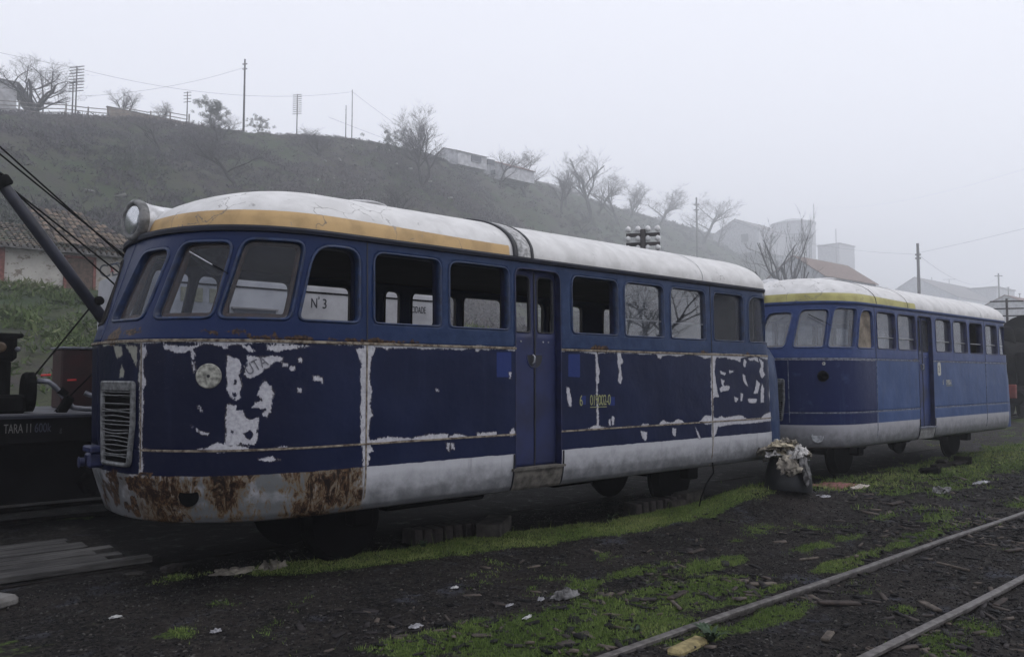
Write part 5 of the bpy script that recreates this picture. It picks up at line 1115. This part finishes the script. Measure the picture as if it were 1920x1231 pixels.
# engine, pipes, red box
en = MB(); en.box((1.2, CY-.5, 1.55), (.85, .7, .60), bev=.05); en.box((1.42, CY-.65, 1.95), (.50, .45, .28), bev=.04); en.box((1.45, CY-.7, 2.09), (.55, .35, .05), bev=.015); en.lathe((1.75, CY-.75, 1.48), (1, 0, 0), [(0, .2), (.03, .22), (.1, .22), (.12, .1)], 20); en.lathe((1.2, CY-.9, 1.75), (0, -1, 0), [(0, .11), (.05, .11), (.07, .09)], 16); en.box((1.5, CY-.8, 1.35), (.5, .4, .2), bev=.03)
eo = en.build('engine', M['black'], T); MB().lathe((1.50, CY-.9, 1.96), (0, -1, 0), [(0, .055), (.05, .055), (.06, .035)], 14).build('filter_cap', simple('dull_brass', (.05, .03, .014), .5, .2, 6), eo)
MB().tube([(1.1, CY-.75, 2.15), (1.3, CY-.75, 2.22), (1.45, CY-.75, 2.17), (1.52, CY-.75, 2.05)], .035, 10).build('exhaust_pipe', M['jib'], eo, True)
MB().lathe((1.66, CY-.93, 1.94), (0, -1, 0), [(0, .03), (.03, .015)], 8).build('oil_cap', M['palegrey'], eo)
for pts_, r in (([(1.86, CY-.9, 1.60), (1.97, CY-.9, 1.59), (2.03, CY-.9, 1.54), (2.16, CY-.9, 1.38), (2.22, CY-.9, 1.30), (2.35, CY-.9, 1.28), (2.75, CY-.9, 1.29)], .030), ([(2.36, CY-.8, 1.46), (2.45, CY-.8, 1.42), (2.75, CY-.8, 1.33)], .028)): MB().tube(pts_, r, 10).build('pipe', M['palegrey'], T, True)
br = MB(); br.box((2.13, CY-.95, 1.33), (.10, .10, .22), ry=.5, bev=.02); br.lathe((2.08, CY-.9, 1.50), (1, 0, -.9), [(0, .045), (.09, .045)], 12); br.build('pipe_bracket', M['black'], T)
rbx = MB(); rbx.box((2.62, CY+.4, 1.62), (.62, .5, .74), bev=.02); ro = rbx.build('red_cabinet', M['redbox'], T); MB().box((2.62, CY+.4, 2.0), (.66, .54, .03), bev=.008).build('cabinet_lid', M['palegrey'], ro)
for q in ((1.98, CY-.7, 1.66), (2.42, CY+.1, 1.60)): MB().tube([(q[0]-.05, q[1], q[2]), (q[0]+.05, q[1], q[2]+.005)], .012, 6).build('red_lever', simple('bright_red_handle', (.5, .03, .03), .5, .1, 8), T)

# ------------------------------------------------------------------ steam locomotive at the right edge
T = thing('steam_locomotive', (38, 10.9, 0), 'dark steam locomotive with a red buffer beam, half hidden at the right edge', 'locomotive')
lb = MB(); lb.lathe((33.6, 10.9, 2.35), (1, 0, 0), [(0, .2), (.02, .70), (.12, .74), (1.1, .74), (1.12, .70), (6.5, .70)], 32); bo = lb.build('boiler', M['wagon'], T, True)
MB().lathe((34.2, 10.9, 2.95), (0, 0, 1), [(0, .26), (.4, .20), (.78, .21), (.84, .27), (.9, .25)], 20).build('chimney', M['wagon'], T, True)
for x in (35.9, 37.6): MB().lathe((x, 10.9, 2.95), (0, 0, 1), [(0, .36), (.35, .33), (.55, .28), (.68, .15), (.7, .01)], 20).build('dome', M['wagon'], T, True)
rb = MB(); rb.box((32.9, 10.9, 1.10), (.14, 2.4, .50), bev=.02); ro = rb.build('buffer_beam', simple('faded_red_beam', (.14, .03, .025), .7, .3, 3), T)
for s_ in (-.75, .75): MB().lathe((32.85, 10.9+s_, 1.05), (-1, 0, 0), [(0, .08), (.3, .08), (.31, .2), (.36, .21)], 18).build('buffer', M['wagon'], ro)
MB().box((32.82, 10.15, .93), (.02, .3, .16)).build('number_plate', M['lwhite'], ro)
for s_ in (-1, 1):
    tk = MB(); tk.box((36.4, 10.9+s_*1.0, 1.95), (4.2, .45, 1.2), bev=.06); tk.build('side_tank', M['wagon'], T)
    cy = MB(); cy.lathe((33.5, 10.9+s_*.95, .85), (1, 0, 0), [(0, .26), (.03, .3), (.8, .3), (.83, .26)], 18); cy.build('cylinder', M['wagon'], T)
    for x in (34.0, 35.6, 36.8, 38.0): MB().lathe((x, 10.9+s_*.56, .52 if x > 34.5 else .38), (0, -s_, 0), [(-.05, .1), (-.05, .45 if x > 34.5 else .3), (.06, .48 if x > 34.5 else .33), (.06, .1)], 24).build('wheel', M['wagon'], T)
fr = MB(); fr.box((36.5, 10.9, 1.22), (7.2, 2.3, .1)); fr.box((36.5, 10.9, .85), (7.0, .9, .5)); fr.build('running_plate', M['wagon'], T)
cbn = MB(); cbn.box((39.4, 10.9, 2.3), (1.5, 2.2, 2.2), bev=.08); cbn.lathe((39.4-.85, 10.9, 3.1), (1, 0, 0), [(0, 1.15), (1.7, 1.15)], 24); cbn.build('cab', M['wagon'], T)

# ------------------------------------------------------------------ things lying about
M['rag'] = simple('dirty_cream_cloth', (.22, .20, .165), .95, .45, 9, c2=(.07, .062, .055)); M['ragg'] = simple('grey_cloth', (.11, .108, .11), .95, .5, 9); M['white'] = simple('white_scrap', (.28, .28, .30), .8, .2, 12)
def crumple(name, x, y, sx, sy, hgt, m, label, cat, rz=0, seed=1, z=None, group=None, n=26, parent=None, sc_=6., z0=0.):
    rd = random.Random(seed); o = rd.uniform(0, 50); u, v = np.meshgrid(np.linspace(-1, 1, n), np.linspace(-1, 1, n)); u = u.ravel(); v = v.ravel()
    f1 = fbm(u*sc_*.4+o, v*sc_*.4, 4); f2 = fbm(u*sc_*.5+o+9, v*sc_*.5+3, 3); rim = np.maximum(abs(u), abs(v))
    uu_ = u*(1-.25*abs(v)**2)+(f2-.5)*.8; vv_ = v*(1-.25*abs(u)**2)+(f1-.5)*.8; Z = np.abs(f1-.5)*2.6*hgt+(1-rim**2)*hgt*.5; Z = Z*(1-rim**6*.8)+.004
    X_ = uu_*sx/2; Y_ = vv_*sy/2; i = np.arange(n-1)[:, None]*n+np.arange(n-1)[None, :]; q = np.stack([i, i+1, i+1+n, i+n], -1).reshape(-1, 4)
    ob = mesh(name, np.stack([X_, Y_, Z], -1), q, m, parent, False, local=True); md = ob.modifiers.new('thickness', 'SOLIDIFY'); md.thickness = .004
    ob.location = (x, y, (float(gz(x, y)) if z is None else z)+.004); ob.rotation_euler = (0, 0, rz)
    return tag(ob, label, cat, group)
crumple('rag', 2.72, 6.62, .34, .16, .045, M['rag'], 'crumpled cream rag on the grass edge in front of the near railcar', 'rag', -.2, 3)
crumple('rag', 3.02, 6.52, .24, .15, .06, M['rag'], 'smaller balled cream rag right beside the long crumpled one', 'rag', .4, 5)
crumple('paper_scrap', 3.04, 4.42, .10, .055, .02, M['white'], 'white paper scrap on bare cinders at the bottom, left of the grass patch', 'paper', 0, 7, group='paper scraps on the yard')
crumple('paper_scrap', 3.84, 4.40, .09, .03, .012, M['white'], 'flat white paper scrap just left of the grey crumpled bag', 'paper', .2, 8, group='paper scraps on the yard')
crumple('paper_scrap', 4.11, 4.36, .07, .045, .02, M['white'], 'small white scrap touching the grey crumpled bag', 'paper', .5, 9, group='paper scraps on the yard')
crumple('plastic_bag', 4.27, 4.27, .26, .13, .05, M['ragg'], 'grey crumpled plastic bag at the edge of the lower grass patch', 'bag', .1, 10)
crumple('paper_scrap', 2.04, 5.24, .07, .04, .02, M['white'], 'small white scrap alone on the dark yard at lower left', 'paper', 0, 12, group='paper scraps on the yard')
crumple('paper_scrap', 3.84, 5.05, .06, .03, .015, M['paper'], 'tiny pale scrap on the bare track in the middle of the yard', 'paper', 0, 13, group='paper scraps on the yard')
crumple('paper_scrap', 3.70, 4.06, .11, .03, .012, M['paper'], 'pale folded scrap lying in the lower grass patch', 'paper', .3, 14, group='paper scraps on the yard')
crumple('paper_scrap', 1.62, 5.94, .08, .03, .015, M['paper'], 'pale scrap on the ground below the board crossing', 'paper', .1, 15, group='paper scraps on the yard')
crumple('red_cloth', 11.3, 5.80, 1.0, .5, .03, simple('faded_pink_cloth', (.20, .085, .08), .95, .3, 6), 'faded pinkish red cloth spread on the grass right of the waste bucket', 'cloth', 0, 16)
crumple('paper_sheet', 11.55, 5.47, .62, .16, .02, simple('pale_sheet', (.42, .37, .33), .9, .12, 5), 'flat pale sheet lying beside the pinkish red cloth', 'paper', .15, 17)
crumple('paper_scrap', 9.75, 5.72-.6, .42, .12, .03, M['white'], 'torn white papers on the grass at the foot of the waste bucket', 'paper', 0, 18, z=.1, group='paper scraps on the yard')
crumple('paper_scrap', 13.6, 4.54, .5, .12, .02, M['white'], 'white scrap far out on the cinders near the right edge', 'paper', 0, 19, group='paper scraps on the yard')
crumple('dark_rag', 12.2, 4.6, .6, .2, .06, M['ragg'], 'dark flattened rag on the cinders right of the pale sheet', 'rag', .2, 20)
# overflowing bucket
BX, BY, BZ = 9.30, 5.32, .22
T = thing('waste_bucket', (BX, BY, BZ), 'black tapered bucket heaped with rags and paper at the corner of the near railcar', 'bucket')
b = MB(); b.lathe((BX, BY, BZ), (.10, 0, 1), [(0, .29), (.01, .295), (.18, .277), (.37, .24), (.385, .25), (.40, .245), (.39, .225), (.2, .24)], 32, False); b.build('bucket_body', simple('black_bucket', (.010, .011, .014), .45, .3, 8), T, True)
MB().tube([(BX+.28, BY-.02, BZ+.44), (BX+.36, BY-.08, BZ+.2), (BX+.42, BY-.1, BZ-.02), (BX+.47, BY-.12, BZ-.05)], .008, 6).build('bail_wire', M['black'], T)
rr = random.Random(2); pm_ = [M['rag'], simple('yellowed_paper', (.34, .30, .22), .95, .35, 10), simple('pale_paper', (.40, .39, .38), .9, .3, 9), M['ragg']]
for k in range(16):
    a = rr.uniform(0, 6.28); rd_ = rr.uniform(0, .24); h_ = BZ+.36+rr.uniform(0, .10)+(.24-rd_)*.45
    ob = crumple('crumpled_rag' if k % 2 else 'crumpled_paper', BX-.03+rd_*math.cos(a)*1.1, BY+rd_*math.sin(a)*.8, .34, .22, .09, pm_[k % 3], 'crumpled %s in the heap on the waste bucket' % ('rag' if k % 2 else 'paper'), 'rag' if k % 2 else 'paper', rr.uniform(0, 3), 30+k, z=h_, group='rags and papers heaped on the waste bucket', n=18, sc_=8)
    ob.rotation_euler = (rr.uniform(-.5, .5), rr.uniform(-.6, .6), rr.uniform(0, 3)); tag(ob, 'dirty crumpled rag or paper in the heap on the black waste bucket')
ob = crumple('hanging_rag', BX-.10, BY-.27, .20, .42, .05, M['ragg'], 'long grey rag hanging down the front of the black bucket', 'rag', 0, 60, z=BZ+.30, n=20); ob.rotation_euler = (rad(80), 0, .1)
ob = crumple('hanging_rag', BX-.27, BY-.17, .30, .26, .07, M['rag'], 'cream rag spilling over the left rim of the black bucket', 'rag', 0, 61, z=BZ+.33, n=20, sc_=9); ob.rotation_euler = (rad(60), -.3, -.5)
# bricks under the skirt
M['brick'] = simple('dark_brick', (.030, .025, .024), .95, .35, 12, bs=.6, bd=.01)
def bricks(x0, y0, n, dx, dy, lab, seed):
    rd = random.Random(seed); proto = None
    for k in range(n):
        x = x0+k*dx; y = y0+k*dy
        if proto is None: o = MB().box((0, 0, .075), (.095, .22, .15), bev=.008).build('brick', M['brick'], local=True); proto = o
        else: o = proto.copy(); COL.objects.link(o)
        o.location = (x, y, float(gz(x, y))-.01); o.rotation_euler = (rd.uniform(-.05, .05), rd.uniform(-.04, .04), rd.uniform(-.08, .08)); tag(o, lab, 'brick', 'bricks ' + lab.split('bricks ')[-1] if 0 else lab[:40])
bricks(4.55, 6.68, 7, .122, -.005, 'dark brick standing on end in the row under the near railcar door', 1)
bricks(7.45, 6.30, 7, .135, .0, 'dark brick on end in the small row under the rear of the near railcar', 2)
def block(x, y, sx, sy, sz, rz, lab): tag(MB().box((0, 0, sz/2-.01), (sx, sy, sz), rz=rz, bev=.012).build('timber_block', M['blk'], origin=(0, 0, 0), local=True), lab, 'timber').location = (x, y, float(gz(x, y)))
M['blk'] = simple('worn_sleeper_offcut', (.045, .040, .036), .95, .4, 8, bs=.6, bd=.01)
block(5.46, 6.5, .26, .62, .15, -.9, 'worn timber offcut slanting away at the right end of the first brick row'); block(8.50, 6.25, .50, .20, .15, .2, 'dark timber block at the right end of the far brick row'); block(8.15, 6.2, .35, .16, .10, .0, 'small flat timber beside the far brick row')
# cable hanging from the rear joint
o = MB(); o.tube([(0, 0, 0), (.02, .0, -.12), (-.06, .05, -.25), (-.10, .10, -.42), (-.06, .16, -.56)], .009, 6); o = o.build('hanging_cable', M['black'], local=True); tag(o, 'thin dark cable hanging from the rear panel joint of the near railcar to the grass', 'cable').location = (8.14, YC-HB-.005, .62)
# scrap iron frame, stones
T = thing('iron_frame', (15.6, 5.9, 0), 'rusty iron frame lying on the grass beside the second railcar', 'scrap iron'); b = MB(); b.box((15.6, 5.75, .05), (1.3, .10, .07)); b.box((16.2, 5.7, .08), (.06, .3, .16)); b.box((15.8, 5.6, .08), (.9, .05, .04), rz=.1); b.box((15.5, 5.8, .10), (.22, .18, .08), bev=.03); b.build('bar', M['rustrail'], T)
def stone(x, y, s_, lab, m, seed, cat='stone', flat=.5):
    rd = random.Random(seed); mb_ = MB(); mb_.lathe((0, 0, 0), (rd.uniform(-.1, .1), rd.uniform(-.1, .1), 1), [(0, s_*.9), (s_*flat*.6, s_), (s_*flat*.9, s_*.8), (s_*flat, s_*.3)], 9); mb_.v = [(a*(1+.4*(rd.random()-.5)), b*(.75+.3*rd.random()), c*(1+.2*rd.random())) for a, b, c in mb_.v]
    o = mb_.build('stone', m, local=True); o.location = (x, y, float(gz(x, y))-.005); o.rotation_euler[2] = rd.uniform(0, 3); tag(o, lab, cat, 'loose stones')
stone(14.2, 5.5, .2, 'dark round lump on the grass edge left of the scrap iron frame', M['black'], 5); stone(2.37, 7.1, .10, 'dark stone lying on the ground at the left of the cream rags', M['brick'], 6); stone(2.1, 7.15, .09, 'greyish flat stone near the end of the board crossing', M['blk'], 7, flat=.3)
tag(MB().box((0, 0, .03), (.34, .10, .09), rz=.10, bev=.02).build('yellow_stone', simple('yellow_sandstone', (.22, .18, .085), .9, .3, 14, bs=.5), local=True), 'yellow sandy stone poking up between the rails at the bottom edge', 'stone').location = (4.02, 2.98, -.02)
def tuft(x, y, n, h, lab, seed):
    rd = random.Random(seed); T = MB()
    for k in range(n):
        a = rd.uniform(0, 6.28); L = h*rd.uniform(.6, 1.1); w_ = .012; ca, sa = math.cos(a), math.sin(a); sp = rd.uniform(.3, .9)
        P = [(ca*L*sp*t, sa*L*sp*t, L*(t-.5*t*t)) for t in (0, .35, .7, 1)]; V = []
        for i, p in enumerate(P): ww = w_*(.5, 1, .8, .05)[i]; V += [(p[0]-sa*ww, p[1]+ca*ww, p[2]), (p[0]+sa*ww, p[1]-ca*ww, p[2])]
        T.add(V, [(0, 1, 3, 2), (2, 3, 5, 4), (4, 5, 7, 6)])
    o = T.build('weed_tuft', M['weed'], local=True); o.location = (x, y, float(gz(x, y))); tag(o, lab, 'weed', 'weed tufts by the rails')
M['weed'] = simple('grey_green_weed', (.030, .055, .028), .8, .3, 20)
tuft(4.22, 2.95, 46, .15, 'large grey green weed beside the yellow stone between the rails', 1); tuft(4.35, 3.10, 24, .08, 'small dark weed against the nearest rail', 2); tuft(4.45, 6.35, 14, .12, 'thin weed standing in front of the first brick row', 3); tuft(7.0, 6.25, 16, .12, 'low bluish weed left of the far brick row', 4); tuft(4.0, 3.35, 16, .07, 'low weed at the lower left of the nearest rail', 6)
# bits of timber in the yard
M['stick'] = simple('weathered_stick', (.085, .070, .058), .95, .4, 16); M['stickd'] = simple('dark_wet_wood', (.028, .020, .017), .9, .4, 16)
for i, (x, y, L, wd_, rz, mt, lab) in enumerate([(6.30, 4.55, .30, .05, .2, 'stickd', 'dark broken board in the middle of the yard'), (4.95, 3.75, .32, .05, .25, 'stickd', 'brown stick lying across chips left of the rail'), (4.75, 3.62, .26, .03, .9, 'stick', 'short pale stick in the grass left of the rail'), (5.75, 3.52, .22, .06, -.5, 'stick', 'flat brown chip against the nearest rail'), (5.65, 2.85, .30, .08, -.7, 'stickd', 'rotten dark log piece between the rails'), (6.1, 2.4, .26, .06, .8, 'stick', 'grey splinter between the rails near the bottom'), (7.5, 2.75, .36, .03, 1.1, 'stick', 'slim grey stick standing out between the rails'), (6.6, 2.1, .32, .04, .1, 'stickd', 'dark stick near the farther rail at the right'), (8.6, 2.6, .3, .05, -.2, 'stickd', 'brown stick far along between the rails'), (4.9, 2.55, .22, .05, .3, 'stick', 'brown splinter at the bottom between the rails'), (10.6, 4.55, .5, .08, .1, 'stickd', 'dark plank piece far out on the cinders'), (6.9, 3.75, .26, .02, -.2, 'stick', 'long pale splinter in the grass right of the middle')]):
    tag(MB().box((0, 0, 0), (L, wd_, .02), rz=rz, ry=.04, bev=.006).build('wood_offcut', M[mt], local=True), lab, 'wood', 'wood offcuts in the yard').location = (x, y, float(gz(x, y))+.012)
# ------------------------------------------------------------------ mist
hz = bpy.data.materials.new('mist'); hz.use_nodes = True; t = hz.node_tree; t.nodes.clear(); o = t.nodes.new('ShaderNodeOutputMaterial'); pv = t.nodes.new('ShaderNodeVolumePrincipled')
pv.inputs['Color'].default_value = (.945, .965, 1.0, 1); pv.inputs['Density'].default_value = .0020; pv.inputs['Anisotropy'].default_value = .3; t.links.new(pv.outputs[0], o.inputs['Volume'])
tag(MB().box((379, 170, 61), (970, 560, 126)).build('haze', hz), kind='stuff')
print('objects', len(bpy.data.objects))
